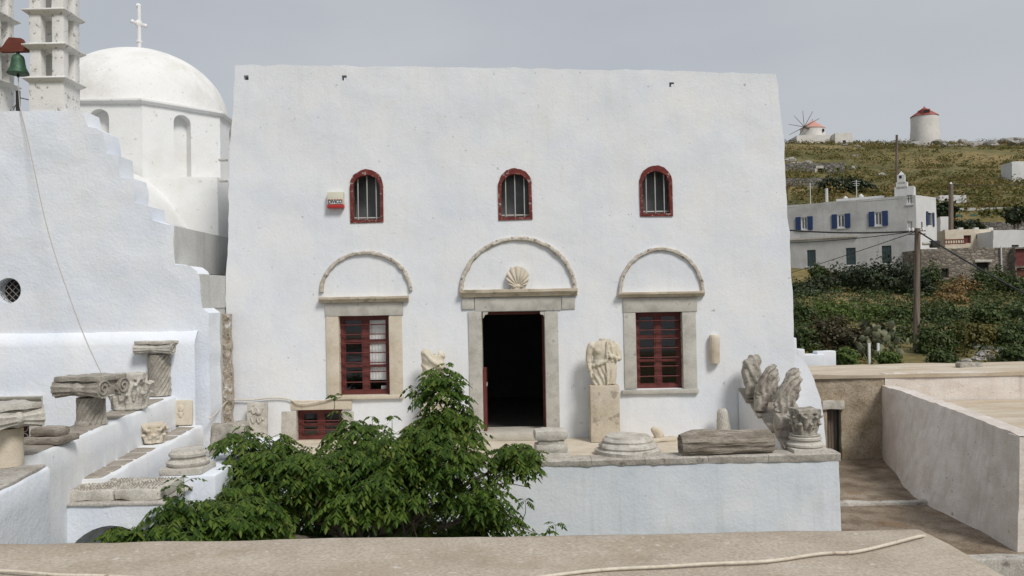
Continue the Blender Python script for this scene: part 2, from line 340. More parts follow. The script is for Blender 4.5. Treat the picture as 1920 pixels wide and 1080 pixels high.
PANE = flat('dark_far_pane', (.05, .055, .06), .15, spec=.6)
WFRAME = flat('white_window_paint', (.72, .72, .70), .5)
RUIN = rubble('ruin_stone', (.14, .12, .10), (.30, .26, .21), (.09, .08, .065), 3.2)
DRYST = rubble('dry_stone_grey', (.10, .095, .085), (.28, .26, .23), (.05, .045, .04), 2.4)
MILLW = mat('windmill_whitewash', [(.60, .58, .54), (.72, .70, .66)], .8, .92, .4, 6, .05, fine=.08, streak=((.5, .46, .4), .4))
REDCAP = mat('red_mill_cap', [(.30, .07, .06), (.38, .10, .08)], 1, .8, .2, 10)
PINKCAP = mat('faded_pink_mill_cap', [(.55, .27, .22), (.62, .34, .28)], 1, .8, .2, 10)
ROCK = mat('limestone_rock', [(.22, .21, .18), (.36, .34, .31), (.48, .46, .43)], .9, .95, .8, 8, .08, fine=.25)
HILL = mat('dry_grass_hillside', [(.10, .098, .034), (.15, .135, .048), (.22, .175, .07), (.30, .225, .105)], .07, .95, .6, 1.6, .25, fine=.3, spots=((.05, .06, .02), .5, .56, .7), big=((.17, .10, .05), .05, .52, .7, .6))
BARK = mat('grey_brown_bark', [(.10, .08, .06), (.20, .17, .14)], 8, .9, .7, 40, .01, stretch=(3, 3, .5))
LEAF = leafmat('tree_leaf', [(.014, .035, .006), (.033, .071, .010), (.062, .114, .015), (.11, .166, .026), (.16, .175, .04)], .3, .5, .18)
L_DARK = leafmat('dark_evergreen_leaf', [(.014, .022, .009), (.028, .042, .015), (.045, .062, .020)], .15)
L_MID = leafmat('mid_green_leaf', [(.030, .054, .013), (.065, .095, .025), (.11, .14, .045)], .25)
L_BRIGHT = leafmat('bright_green_leaf', [(.055, .095, .015), (.10, .155, .03), (.17, .22, .055)], .3)
L_DRY = leafmat('dry_ochre_leaf', [(.13, .08, .03), (.22, .14, .05), (.34, .23, .10)], .2)
L_YELL = leafmat('yellow_green_leaf', [(.06, .065, .015), (.12, .11, .025), (.18, .15, .04)], .25)
L_BROWN = leafmat('brown_twiggy_leaf', [(.04, .035, .018), (.08, .06, .03), (.06, .075, .03)], .15)
L_HILLG = leafmat('hill_scrub_leaf', [(.075, .085, .026), (.11, .115, .036), (.15, .15, .052)], .3, .8, .1, .1)
L_HILLD = leafmat('hill_dry_leaf', [(.17, .125, .05), (.24, .18, .075), (.32, .245, .11)], .3, .8, .1, .1)
L_HILLY = leafmat('hill_olive_leaf', [(.12, .105, .034), (.16, .135, .046), (.20, .16, .06)], .3, .8, .1, .1)
CACTUS = mat('grey_green_cactus', [(.10, .12, .07), (.17, .18, .11), (.26, .24, .16)], 4, .7, .3, 30)
ALARMW = flat('cream_plastic', (.66, .64, .52), .45); ALARMR = flat('red_plastic', (.42, .03, .03), .4); BLACK = flat('black_print', (.03, .03, .03), .6)
FLOORST = mat('threshold_stone', [(.45, .42, .36), (.58, .55, .48)], 4, .8, .3)

# ------------------------------------------------------------------ terrain
_ZY = [-60, 20, 26, 38, 55, 64, 72, 110, 150, 170, 190, 260, 500, 2500]
_ZZ = [-3.4, -3.2, -.2, 1.0, 3.3, 5.4, 9.2, 18.6, 29.0, 33.3, 33.6, 26, 5, -10]
def ground_z(x, y):
    z = float(np.interp(y, _ZY, _ZZ))
    if y > 70: z += 1.5 * noise.noise(Vector((x * .03, y * .03, 0))) + .5 * noise.noise(Vector((x * .11, y * .11, 4)))
    if y > 120: z += (x - 85) * -.018 * min(1, (y - 120) / 40)
    return z
def build_terrain():
    ys = list(np.arange(-60, 20, 10.)) + list(np.arange(20, 76, 3.)) + list(np.arange(76, 200, 2.5)) + [210, 230, 260, 320, 420, 600, 1000, 2500]
    xs = [-1500, -800, -400, -200, -120, -80, -50, -30, -15, 0] + list(np.arange(4, 132, 2.5)) + [140, 160, 200, 300, 500, 900, 1500]
    V = [(x, y, ground_z(x, y)) for y in ys for x in xs]; n = len(xs)
    Fc = [(j * n + i, j * n + i + 1, (j + 1) * n + i + 1, (j + 1) * n + i) for j in range(len(ys) - 1) for i in range(n - 1)]
    o = mesh_obj('ground', V, Fc, HILL, None, 180); tag(o, kind='structure')
build_terrain()

def leafmass(name, blobs, n, size, m, parent=None, up=.3, flatz=1.):
    """n small bent leaf faces through the volume of ellipsoid blobs [(centre, radii)]"""
    vol = np.array([b[1][0] * b[1][1] * b[1][2] for b in blobs]) ** .75; pick = RNG.choice(len(blobs), n, p=vol / vol.sum())
    C = np.array([tuple(b[0]) for b in blobs])[pick]; R = np.array([tuple(b[1]) for b in blobs])[pick]
    d = RNG.normal(size=(n, 3)); d /= np.linalg.norm(d, axis=1)[:, None]
    lump = 1 + .28 * np.sin(d[:, 0] * 7 + C[:, 0]) * np.sin(d[:, 1] * 6 + C[:, 1] * 3) + .25 * np.sin(d[:, 2] * 8 + d[:, 0] * 5 + C[:, 0] * 2) + .12 * np.sin(d[:, 0] * 19) * np.sin(d[:, 2] * 17)
    rr = RNG.uniform(.12, 1, n) ** .42 * lump * np.where(RNG.random(n) < .05, RNG.uniform(1, 1.25, n), 1)
    pos = C + d * R * rr[:, None]
    c = RNG.normal(size=(n, 3)) * .55 + d + np.array([0, 0, up]); c /= np.linalg.norm(c, axis=1)[:, None]
    b = np.cross(c, RNG.normal(size=(n, 3))); b /= np.linalg.norm(b, axis=1)[:, None]; a = np.cross(b, c)
    s = size * RNG.uniform(.55, 1.35, n)[:, None]
    V = np.stack([pos - a * s * .5, pos + b * s * .32 + c * s * .1, pos + a * s * .6, pos - b * s * .32 + c * s * .1], 1).reshape(-1, 3)
    i = np.arange(n) * 4; Fc = np.concatenate([np.stack([i, i + 1, i + 2], 1), np.stack([i, i + 2, i + 3], 1)]).tolist()
    me = bpy.data.meshes.new(name); me.from_pydata(V.tolist(), [], Fc); finish(me, m, smooth=False)
    return link(bpy.data.objects.new(name, me), parent)

YF = 14.6; ZF = -.05                      # museum facade plane, terrace floor level
def fr(x0, y0, x1, y1): return RECT(x0, y0, x1, y1, YF)

# ------------------------------------------------------------------ museum building
def f2(px, py, Y=YF):
    p = P(px, py, Y); return (p.x, p.z)
mus = thing('museum_building', (0, YF, ZF), 'large plain whitewashed block with central doorway and three arched upper windows', 'building')
out = [(f2(418, 820)[0], -3.2), (f2(1491, 700)[0], -3.2), f2(1491, 700), f2(1486, 560), f2(1470, 270), f2(1455, 138), f2(1200, 132), f2(950, 127), f2(700, 124), f2(440, 122), f2(432, 300), f2(424, 560), f2(418, 760)]
WL = fr(635, 592, 731, 741); WR = fr(1192, 585, 1281, 729); DR = fr(904, 584, 1026, 817); LW = fr(556, 768, 642, 826)
UP = [fr(657, 318, 718, 417), fr(935, 316, 997, 412), fr(1200, 311, 1260, 405)]
def rectloop(r): return [(r[0], r[2]), (r[1], r[2]), (r[1], r[3]), (r[0], r[3])]
holes = [rectloop(WL), rectloop(WR), rectloop(DR), rectloop(LW)] + [archloop(*u, u[3] - (u[1] - u[0]) * .52) for u in UP]
scup = [fr(457, 141, 466, 150), fr(641, 141, 650, 151), fr(1255, 154, 1264, 163)]
holes += [rectloop(s) for s in scup]
panel('facade_wall', out, holes, WHITE, mus, YF, [.6] + [.5] * 7 + [.25] * 3, step=.13, amp=.016, edge=.03)
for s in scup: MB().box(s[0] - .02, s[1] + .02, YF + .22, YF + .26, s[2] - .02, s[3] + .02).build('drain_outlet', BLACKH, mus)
for s in scup[1:]: MB().box(s[0] + .035, s[1] - .002, YF + .005, YF + .2, s[2] + .001, s[2] + .05).build('drain_spout', WHITE, mus)
xl, xr = f2(440, 400)[0], f2(1465, 400)[0]
mb = MB(); mb.box(xl - .1, xl + .45, YF + .6, 21.5, -3.2, 6.2); mb.build('side_wall', WHITE, mus)
mb = MB(); mb.box(xr - .45, xr + .08, YF + .6, 21.5, -3.2, 6.2); mb.build('side_wall', WHITE, mus)
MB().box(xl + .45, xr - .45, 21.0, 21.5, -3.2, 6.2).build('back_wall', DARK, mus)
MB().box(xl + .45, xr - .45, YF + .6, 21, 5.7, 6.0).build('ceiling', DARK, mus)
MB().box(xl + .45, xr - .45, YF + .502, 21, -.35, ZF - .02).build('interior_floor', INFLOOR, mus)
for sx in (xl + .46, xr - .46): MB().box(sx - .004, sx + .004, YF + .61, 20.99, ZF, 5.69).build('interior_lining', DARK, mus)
# buttress on the right flank
pts = [(1470, 655), (1497, 666), (1512, 682), (1527, 712), (1538, 748), (1544, 790), (1548, 840), (1549, 960), (1470, 960)]
panel('rounded_buttress', [f2(*p, 15.1) for p in pts][::-1], [], WHITE, mus, 15.1, 1.6, step=.12, amp=.02, edge=.03)

def arcband(cx, z0, rx, rz, w, y0, y1, n=64, amp=.007, a0=0., a1=math.pi):
    V = []; Fc = []
    for i in range(n + 1):
        a = a0 + (a1 - a0) * i / n; ca, sa = math.cos(a), math.sin(a); j = amp * noise.noise(Vector((cx + ca * 6, sa * 6, 1)))
        ww = w * (1 + .25 * noise.noise(Vector((cx * 3 + ca * 9, sa * 9, 5))))
        for (k, y) in ((0, y1), (0, y0 + .02), (-ww * .3, y0), (-ww * .8, y0 + .005), (-ww, y0 + .03), (-ww, y1)):
            V.append((cx + (rx + k + j) * ca, y + j * .6, z0 + (rz + k + j) * sa))
    for i in range(n):
        for k in range(5): Fc.append((i * 6 + k, i * 6 + k + 1, (i + 1) * 6 + k + 1, (i + 1) * 6 + k))
    return MB().add(V, Fc)
def hood(x0, x1, ytop, ybase, w):
    a = fr(x0, ytop, x1, ybase); arcband((a[0] + a[1]) / 2, a[2], (a[1] - a[0]) / 2, a[3] - a[2], w, YF - .06, YF + .05).build('hood_mould', HOODST, mus, 50)
hood(599, 773, 470, 546, .07); hood(860, 1081, 443, 546, .078); hood(1158, 1320, 463, 548, .07)
def stonepart(name, r, y0, y1, m, bev=.012, amp=.005, cuts=3): return MB().stone(r[0], r[1], y0, y1, r[2], r[3], bev, amp, 6, cuts).build(name, m, mus)
def cornice(x0, y0, x1, y1, m):
    r = fr(x0, y0, x1, y1); h = r[3] - r[2]; mb = MB()
    prof = [(.0, r[2]), (.05, r[2] + h * .05), (.07, r[2] + h * .45), (.11, r[2] + h * .6), (.115, r[3] - .005), (.10, r[3]), (-.06, r[3] + .004)]
    n = 24; V = []; Fc = []
    for i in range(n + 1):
        x = r[0] + (r[1] - r[0]) * i / n
        for d, z in prof:
            j = .008 * noise.noise(Vector((x * 5, z * 9, d * 20))); V.append((x, YF - .02 - d - j, z + j))
    k = len(prof)
    for i in range(n):
        for q in range(k - 1): Fc.append((i * k + q, (i + 1) * k + q, (i + 1) * k + q + 1, i * k + q + 1))
    Fc += [tuple(range(k)), tuple(range(n * k, n * k + k))[::-1]]
    mb.add(V, Fc); mb.build('cornice', m, mus, 35)
cornice(600, 556, 767, 567, PEDEST); cornice(863, 542, 1082, 556, PEDEST); cornice(1158, 547, 1319, 557, PEDEST)
stonepart('lintel', fr(610, 567, 756, 592), YF - .028, YF + .3, MARBLE)
stonepart('jamb', fr(612, 593, 636, 741), YF - .022, YF + .3, CREAM); stonepart('jamb', fr(730, 593, 755, 741), YF - .022, YF + .3, CREAM)
stonepart('window_sill', fr(614, 741, 757, 748), YF - .06, YF + .3, CREAM)
stonepart('lintel', fr(1168, 558, 1307, 585), YF - .028, YF + .3, MARBLE)
stonepart('jamb', fr(1170, 586, 1193, 729), YF - .022, YF + .3, MARBLE); stonepart('jamb', fr(1280, 586, 1306, 729), YF - .022, YF + .3, MARBLE)
stonepart('window_sill', fr(1166, 730, 1309, 738), YF - .06, YF + .3, MARBLE)
stonepart('lintel', fr(890, 557, 1052, 583), YF - .028, YF + .4, MARBLE)
for a, b in ((866, 889), (1053, 1078)): stonepart('lintel_block', fr(a, 557, b, 580), YF - .03, YF + .2, MARBLE)
stonepart('jamb', fr(880, 584, 905, 820), YF - .025, YF + .45, MARBLE); stonepart('jamb', fr(1023, 584, 1048, 820), YF - .025, YF + .45, MARBLE)
for a, sgn in ((905, 1), (1023, -1)):   # little scrolled brackets in the door's upper corners
    c = fr(a - 1, 584, a + 1, 594); x = (c[0] + c[1]) / 2
    V = [(x, y, z) for y in (YF - .01, YF + .4) for z in (c[2],)]
    mb = MB(); prof = [(0, 0), (.095, 0), (.09, -.05), (.04, -.06), (.015, -.11), (0, -.13)]
    V = [(x + sgn * u, y, c[3] + v) for y in (YF - .012, YF + .4) for u, v in prof]; k = len(prof)
    mb.add(V, [tuple(range(k)), tuple(range(k, 2 * k))[::-1]] + [(i, (i + 1) % k, k + (i + 1) % k, k + i) for i in range(k)]); mb.build('door_bracket', MARBLE, mus)
stonepart('threshold', fr(878, 808, 1050, 823), YF - .22, YF + .5, FLOORST, .02)
stonepart('door_frame', fr(905, 585, 1024, 590), YF + .3, YF + .4, REDWOOD, .004, 0, 0)
r = fr(1019, 590, 1025, 812); MB().box(r[0], r[1], YF + .28, YF + .4, r[2], r[3]).build('door_frame', REDWOOD, mus)
r = fr(905, 693, 911, 811)
o = MB().box(r[0], r[0] + .07, YF + .02, YF + .55, r[2], r[3]).build('door_leaf', REDWOOD, mus); tag(o, 'low dark red half door folded back into the doorway')
MB().box(r[0] + .07, r[0] + .085, YF + .05, YF + .3, r[3] - .3, r[3] - .25).build('door_bolt', IRON, o)
# the lower small window
stonepart('lintel', fr(546, 750, 660, 768), YF - .03, YF + .3, CREAM); stonepart('jamb', fr(528, 771, 556, 830), YF - .02, YF + .3, PALEST)
stonepart('jamb', fr(641, 771, 664, 830), YF - .02, YF + .3, PALEST); stonepart('window_sill', fr(552, 826, 646, 834), YF - .05, YF + .3, CREAM)
def casement(R, bars, rails, yd=.14, curtain=False, mull=.075, barlabel=True):
    x0, x1, z0, z1 = R; Y = YF + yd; w = .065
    o = ringband([(x0, z0), (x1, z0), (x1, z1), (x0, z1)], [(x0 + w, z0 + w), (x1 - w, z0 + w), (x1 - w, z1 - w), (x0 + w, z1 - w)], Y, Y + .09).build('window', REDWOOD, mus, 30)
    cx = (x0 + x1) / 2
    MB().box(cx - mull / 2, cx + mull / 2, Y + .012, Y + .08, z0 + w, z1 - w).build('mullion', REDWOOD, o)
    for sx in (-1, 1):
        a, b = (x0 + w, cx - mull / 2) if sx < 0 else (cx + mull / 2, x1 - w)
        for s in (a, b - .03): MB().box(s, s + .03, Y + .02, Y + .07, z0 + w, z1 - w).build('sash_stile', REDWOOD, o)
        zs = [z0 + w] + [z0 + (z1 - z0) * t for t in rails] + [z1 - w]
        for i, z in enumerate(zs):
            h = .045 if 0 < i < len(zs) - 1 else .04
            MB().box(a + .03, b - .03, Y + .022, Y + .068, z - h / 2, z + h / 2).build('sash_rail', REDWOOD, o)
        for za, zb in zip(zs[:-1], zs[1:]): MB().box(a + .03, b - .03, Y + .042, Y + .046, za + .02, zb - .02).build('pane', GLASS, o)
    for t in bars:
        z = z0 + (z1 - z0) * t; MB().tube([(x0 - .01, Y - .05, z), (x1 + .01, Y - .05, z)], .0095, 8).build('bar', REDWOOD, o)
    if curtain:
        V = []; n = 30
        for i in range(n + 1):
            x = cx + .02 + (x1 - cx - .1) * i / n
            for z in (z0 + .25, z1): V.append((x, Y + .076 + .006 * math.sin(i * 1.3), z))
        MB().add(V, [(2 * i, 2 * i + 2, 2 * i + 3, 2 * i + 1) for i in range(n)]).build('curtain', CURT, o)
        MB().box(x1 - .2, x1 - .08, Y + .1, Y + .11, z0 + .07, z0 + .14).build('notice', WFRAME, o)
    return o
casement(WL, [.16, .29, .405, .53, .65, .764, .885], [.36, .68], curtain=True)
casement(WR, [.16, .29, .405, .53, .65, .764, .885], [.36, .68])
casement(LW, [.33, .62], [.48], yd=.12)
for u in UP:
    sp = u[3] - (u[1] - u[0]) * .52; w = .05
    inn = (u[0] + w, u[1] - w, u[2] + .045, u[3] - .095)
    g = .008
    o = ringband(archloop(u[0] - g, u[1] + g, u[2] - g, u[3] + g, sp), archloop(*inn, sp - .01), YF - .018, YF + .12, amp=.016).build('arched_window', PEELRED, mus, 45)
    for k in range(3):
        x = inn[0] + (inn[1] - inn[0]) * (.15 + .34 * k); top = sp + (inn[3] - sp) * math.sqrt(max(0, 1 - ((x - (u[0] + u[1]) / 2) / ((inn[1] - inn[0]) / 2)) ** 2))
        MB().tube([(x, YF + .07, inn[2] - .02), (x, YF + .07, top + .02)], .010, 8).build('bar', IRON, o)
    MB().tube([(inn[0] - .01, YF + .09, inn[2] + .04), (inn[1] + .01, YF + .09, inn[2] + .04)], .014, 8).build('bar', IRON, o)
    lp = archloop(u[0] + .02, u[1] - .02, u[2] + .02, u[3] - .03, sp); MB().add([(x, YF + .36, z) for x, z in lp], [tuple(range(len(lp)))]).build('pane', GREYPANE, o)

# ------------------------------------------------------------------ things fixed to or resting on the facade
r = fr(616, 361, 646, 391); c = ((r[0] + r[1]) / 2, YF - .02, r[2])
al = thing('alarm_box', c, 'cream and red alarm box on the white wall beside the left arched window', 'alarm')
zm = r[2] + (r[3] - r[2]) * .2
MB().stone(r[0], r[1], YF - .11, YF + .0, zm, r[3], .012, 0, 1, 0).build('casing', ALARMW, al)
MB().stone(r[0] - .003, r[1] + .003, YF - .115, YF - .005, r[2], zm - .001, .01, 0, 1, 0).build('red_base', ALARMR, al)
MB().box(r[0] + .012, r[1] - .012, YF - .1122, YF - .109, r[2] + .062, r[2] + .15).build('badge_border', ALARMR, al); MB().box(r[0] + .018, r[1] - .018, YF - .1135, YF - .1123, r[2] + .068, r[2] + .144).build('badge', WFRAME, al)
cu = bpy.data.curves.new('t', 'FONT'); cu.body = 'DIVICO'; cu.size = .080; cu.align_x = 'CENTER'; cu.extrude = .001; cu.offset = .0035
to = bpy.data.objects.new('t', cu); COL.objects.link(to); bpy.context.view_layer.update()
me = bpy.data.meshes.new_from_object(to.evaluated_get(bpy.context.evaluated_depsgraph_get())); bpy.data.objects.remove(to)
me.transform(TR(((r[0] + r[1]) / 2, YF - .1155, r[2] + .079), rx=math.pi / 2) @ Matrix.Diagonal((.9, 1.1, 1, 1))); finish(me, BLACK, smooth=False)
link(bpy.data.objects.new('lettering', me), al)
r = fr(950, 506, 991, 543); cx = (r[0] + r[1]) / 2; R = (r[1] - r[0]) / 2
def shell():
    mb = MB(); n = 120; m = 12; V = []; Fc = []; hz = r[2] + .05; dc = R * .80; nr = 11
    for i in range(n + 1):
        a = -.25 + (math.pi + .5) * i / n; rib = abs(math.sin((i / n) * math.pi * nr)) ** .7
        rho = dc * math.sin(a) + math.sqrt(R * R - (dc * math.cos(a)) ** 2)
        for j in range(m + 1):
            t = j / m; rr = .015 + (rho - .015) * t * (1 + .03 * rib * t); h = .04 + .055 * math.sin(.3 + t * 2.3) + .03 * rib * min(1, t * 2)
            V.append((cx + rr * math.cos(a), YF - .03 - h, max(r[2], hz + rr * math.sin(a))))
    for i in range(n):
        for j in range(m): Fc.append((i * (m + 1) + j, i * (m + 1) + j + 1, (i + 1) * (m + 1) + j + 1, (i + 1) * (m + 1) + j))
    b = len(V)
    for i in range(n + 1): p = V[i * (m + 1) + m]; V.append((p[0], YF - .01, p[2]))
    for i in range(n): Fc.append((i * (m + 1) + m, (i + 1) * (m + 1) + m, b + i + 1, b + i))
    mb.add(V, Fc); mb.stone(cx - .12, cx + .12, YF - .12, YF - .01, r[2] - .002, r[2] + .045, .012, .005, 9, 2); mb.ball((cx, YF - .10, hz + .01), (.07, .03, .035))
    tag(mb.build('shell_relief', CREAM, None, 50), 'carved cream scallop shell standing on the cornice above the doorway', 'carving')
shell()
def fluted(t, z, r): return r * (1 - .05 * abs(math.cos(t * 9)))
c = P(1340, 681, YF - .05)
tag(MB().lathe([(.085, 0), (.09, .02), (.092, .3), (.09, .47), (.07, .5)], 72, TR((c.x, YF - .05, c.z)), fluted, .008, 7, sub=.04).build('fluted_fragment', CREAM, None, 50), 'short fluted half column hanging on the white wall right of the right window', 'column fragment')
c = P(1358, 803, YF - .3)
def spir(k, n, d): return lambda t, z, r: r * (1 - d * (.5 + .5 * math.cos(n * t + k * z)))
tag(MB().lathe([(.135, 0), (.14, .03), (.125, .15), (.085, .46), (.06, .5)], 96, TR((c.x, c.y, ZF), ry=rad(-4)), spir(-60, 14, .11), .008, 6, sub=.014).build('tapered_fragment', PALEST, None, 55), 'tapering spirally grooved stone standing in the corner by the ramp wall', 'column fragment')
mb = MB(); c = P(1240, 822, YF - .5)
mb.stone(-.2, .22, -.12, .12, 0, .07, .03, .03, 7, 4, TR((c.x, c.y, ZF), rz=.2)); mb.stone(-.1, .06, -.05, .06, .05, .26, .03, .04, 8, 4, TR((c.x + .01, c.y, ZF), rx=0, ry=-.35))
tag(mb.build('marble_chip', CREAM, None), 'broken cream marble chips on the terrace floor right of the statue', 'stone fragment')

# ------------------------------------------------------------------ terrace
tf = MB().stone(-5.0, 4.3, 12.72, YF + .02, -.6, ZF, .01, .012, 2, 8).build('terrace_floor', TERRF); tag(tf, kind='structure')
YT = 12.45
tw = thing('terrace_wall', (0, YT, -3), 'long bluish white terrace wall with worn grey coping below the doorway', 'wall')
xe = f2(1573, 850, YT)[0]
panel('wall_face', [(-4.3, -3.2), (f2(1578, 990, YT)[0], -3.2), (xe, -.075), (-4.3, -.095)], [], WHITEWEAR, tw, YT, .32, step=.15, amp=.02, edge=.012)
MB().box(4.3, xe - .012, YT + .32, 14.55, -3.2, -.1).build('end_wall', WHITEWEAR, tw)
edges_ = [-4.3, -3.1, -1.9, -.8, .3, 1.15, 1.95, 2.9, 3.8, xe + .02]
for i, (a, b) in enumerate(zip(edges_[:-1], edges_[1:])):
    n = 14; V = []; Fc = []; k = 7
    for j in range(n + 1):
        x = a + .003 + (b - a - .006) * j / n; e = .028 * noise.noise(Vector((x * 5, 1, 0))) + .02 * noise.noise(Vector((x * 17, 3, 0)))
        lo = -.108 + .014 * noise.noise(Vector((x * 3.7, 8, 2))) - (.06 * max(0, noise.noise(Vector((x * 6, 2, 2)))) if x < 2.4 else 0)
        zt = -.07 + .009 * (x + 4) + .008 * noise.noise(Vector((x * 6, 5, 0)))
        V += [(x, YT + .03, lo - .01), (x, YT - .012 + e * .3, lo), (x, YT - .018 + e * .6, lo + .02), (x, YT - .022 + e * .7, zt - .012), (x, YT - .005 + e, zt), (x, YT + .18, zt + .006), (x, YT + .36, zt + .004)]
    for j in range(n):
        for q in range(k - 1): Fc.append((j * k + q, (j + 1) * k + q, (j + 1) * k + q + 1, j * k + q + 1))
    Fc += [tuple(range(k)), tuple(range(n * k, n * k + k))[::-1]]
    MB().add(V, Fc).build('coping', COPING, tw, 50)
ZC = .0
# ramp wall at the right end
rw = thing('ramp_wall', (4.3, 13.6, ZF), 'white sloping wall with slab coping at the right end of the terrace', 'wall')
x0r, x1r = 3.95, 4.78; y0r, y1r = 12.78, YF - .03
def rz_(y): return .04 + (y - y0r) / (y1r - y0r) * .74
def rx_(y): return 4.22 - (y - y0r) / (y1r - y0r) * .27
n = 12; V = []; Fc = []
for i in range(n + 1):
    y = y0r + (y1r - y0r) * i / n; V += [(rx_(y) + .006 * nz3((0, y, 0), 6), y, -.5), (rx_(y) + .008 * nz3((1, y, 0), 5), y, rz_(y) - .05), (x1r, y, rz_(y) - .05), (x1r, y, -.5)]
for i in range(n):
    for q in range(3): Fc.append((i * 4 + q, (i + 1) * 4 + q, (i + 1) * 4 + q + 1, i * 4 + q + 1))
MB().add(V, Fc + [(0, 1, 2, 3)]).build('wall_face', WHITE, rw)
sl = math.atan2(.74, y1r - y0r)
for i in range(4):
    ya = y0r + (y1r - y0r) * (i / 4); yb = y0r + (y1r - y0r) * ((i + 1) / 4) - .012; L = (yb - ya) / math.cos(sl)
    x0 = rx_((ya + yb) / 2) - .03
    MB().stone(x0, x1r + .02, 0, L, -.05, .0, .014, .016, 6, 4, TR((0, ya, rz_(ya) + .003), rx=sl * (.9 + .12 * (i % 2)))).build('coping_slab', SLAB, rw)

# ------------------------------------------------------------------ foreground roof
zr = 1.3
rf = thing('foreground_roof', (0, 2, zr), 'flat beige cement roof edge along the bottom of the view', 'roof')
n = 70; xs = np.linspace(-6, 1.86, n); prof = [(-2.5, 0), (0, 0), (1.5, 0), (2.6, .0), (3.2, .0), (3.68, .004), (3.86, 0), (3.94, -.02), (3.98, -.06), (3.99, -.14), (3.97, -.3)]
xe2 = [(0, 0), (.05, -.018), (.085, -.055), (.10, -.11), (.10, -.3)]
V = []; Fc = []; k = len(prof); cols_ = [(x, 0.) for x in xs] + [(xs[-1] + a, b) for a, b in xe2[1:]]
for x, dz in cols_:
    for y, z in prof:
        j = .022 * noise.noise(Vector((x * 1.6, 2, 0))) + .006 * noise.noise(Vector((x * 9, 5, 0)))
        V.append((x + .01 * noise.noise(Vector((y * 3, 1, 0))), y + (j if y > 3 else 0), zr + min(z, dz) + (.012 * noise.noise(Vector((x * 1.3, y * 1.7, 0))) + .004 * noise.noise(Vector((x * 5, y * 5, 0))))))
for i in range(len(cols_) - 1):
    for q in range(k - 1): Fc.append((i * k + q, (i + 1) * k + q, (i + 1) * k + q + 1, i * k + q + 1))
MB().add(V, Fc).build('roof_slab', ROOFC, rf, 180)
MB().box(-5.9, 1.85, -2.4, 3.86, -3.2, 1.1).build('wall', WHITE, rf)
def cable(name, pts, r_, m, label, cat, smooth_n=6, seg=8, group=None):
    pts = [Vector(p) for p in pts]; q = []
    for i in range(len(pts) - 1):
        p0 = pts[max(i - 1, 0)]; p1 = pts[i]; p2 = pts[i + 1]; p3 = pts[min(i + 2, len(pts) - 1)]
        for j in range(smooth_n):
            t = j / smooth_n; q.append(.5 * ((2 * p1) + (p2 - p0) * t + (2 * p0 - 5 * p1 + 4 * p2 - p3) * t * t + (3 * p1 - p0 - 3 * p2 + p3) * t ** 3))
    q.append(pts[-1]); return tag(MB().tube(q, r_, seg).build(name, m, None, 80), label, cat, group)
cable('cable', [PZ(a, b, zr + .012) for a, b in ((985, 1086), (1120, 1069), (1250, 1062), (1330, 1057), (1440, 1052), (1540, 1038), (1600, 1035), (1660, 1022), (1728, 1005))] + [PZ(1740, 1012, zr - .07)], .0072, CABLE, 'thin cream cable snaking over the right part of the foreground roof', 'cable')
cable('cable', [PZ(a, b, zr + .012) for a, b in ((-40, 1069), (20, 1071), (60, 1074), (110, 1078), (200, 1080), (290, 1086))], .0072, CABLE, 'thin cream cable at the bottom left on the foreground roof', 'cable')
cable('cable', [P(a, b, 3.72) for a, b in ((1742, 1021), (1752, 1021), (1765, 1029), (1778, 1040), (1776, 1045), (1764, 1043), (1752, 1036))], .007, CABLE, 'short white cable loop sticking out beyond the roof corner', 'cable')
cable('cable', [P(a, b, y) for a, b, y in ((392, 786, 13.3), (404, 776, 13.6), (418, 760, 14.2), (432, 750, 14.52), (470, 750, 14.55), (512, 746, 14.55), (542, 749, 14.55), (560, 757, 14.53), (590, 755, 14.53), (640, 743, 14.53))], .011, CABLE, 'sagging cream cable fixed along the museum wall above the small window', 'cable')
# ------------------------------------------------------------------ church at the left
YC = 13.5
def c2(px, py, Y=YC): return f2(px, py, Y)
ch = thing('church', (-7.5, YC, -1), 'whitewashed domed church with stepped gable wall and round lattice window', 'church')
top_l = c2(-260, 212)
steps = [(157, 208), (160, 226), (163, 238), (180, 241), (191, 246), (196, 268), (198, 290), (221, 292), (224, 333), (249, 335), (252, 360), (253, 381), (281, 386), (284, 415), (326, 422), (327, 470), (329, 495), (358, 499), (371, 507), (376, 520), (378, 578), (392, 587)]
out = [(c2(-260, 700)[0], -1.2), (c2(392, 800)[0], -1.2)] + [c2(*p) for p in steps][::-1] + [top_l]
rc = c2(15, 545); rw_ = 24 * YC / FPX
rl = [(rc[0] + rw_ * math.cos(t * math.pi / 12), rc[1] + rw_ * math.sin(t * math.pi / 12)) for t in range(24)]
dl = RECT(-60, 760, 68, 1000, YC)
panel('gable_wall', out, [rl, rectloop(dl)], WHITEBLUE, ch, YC, [.52, .3, .45], step=.12, amp=.022, edge=.035, fr=1.4)
lat = MB()
for k in range(-4, 5):
    d = k * rw_ / 2.6; h = math.sqrt(max(0, rw_ ** 2 - d * d))
    for sx in (1, -1):
        a = Vector((d, 0, -h)); b = Vector((d, 0, h)); M = TR((rc[0], YC + .12, rc[1]), ry=sx * math.pi / 4)
        lat.tube([M @ a, M @ b], .0055, 6)
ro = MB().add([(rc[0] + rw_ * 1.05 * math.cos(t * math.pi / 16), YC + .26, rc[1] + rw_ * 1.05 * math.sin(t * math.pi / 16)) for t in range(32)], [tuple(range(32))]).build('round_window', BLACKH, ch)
lat.build('lattice', flat('dull_grey_iron', (.22, .20, .19), .6), ro)
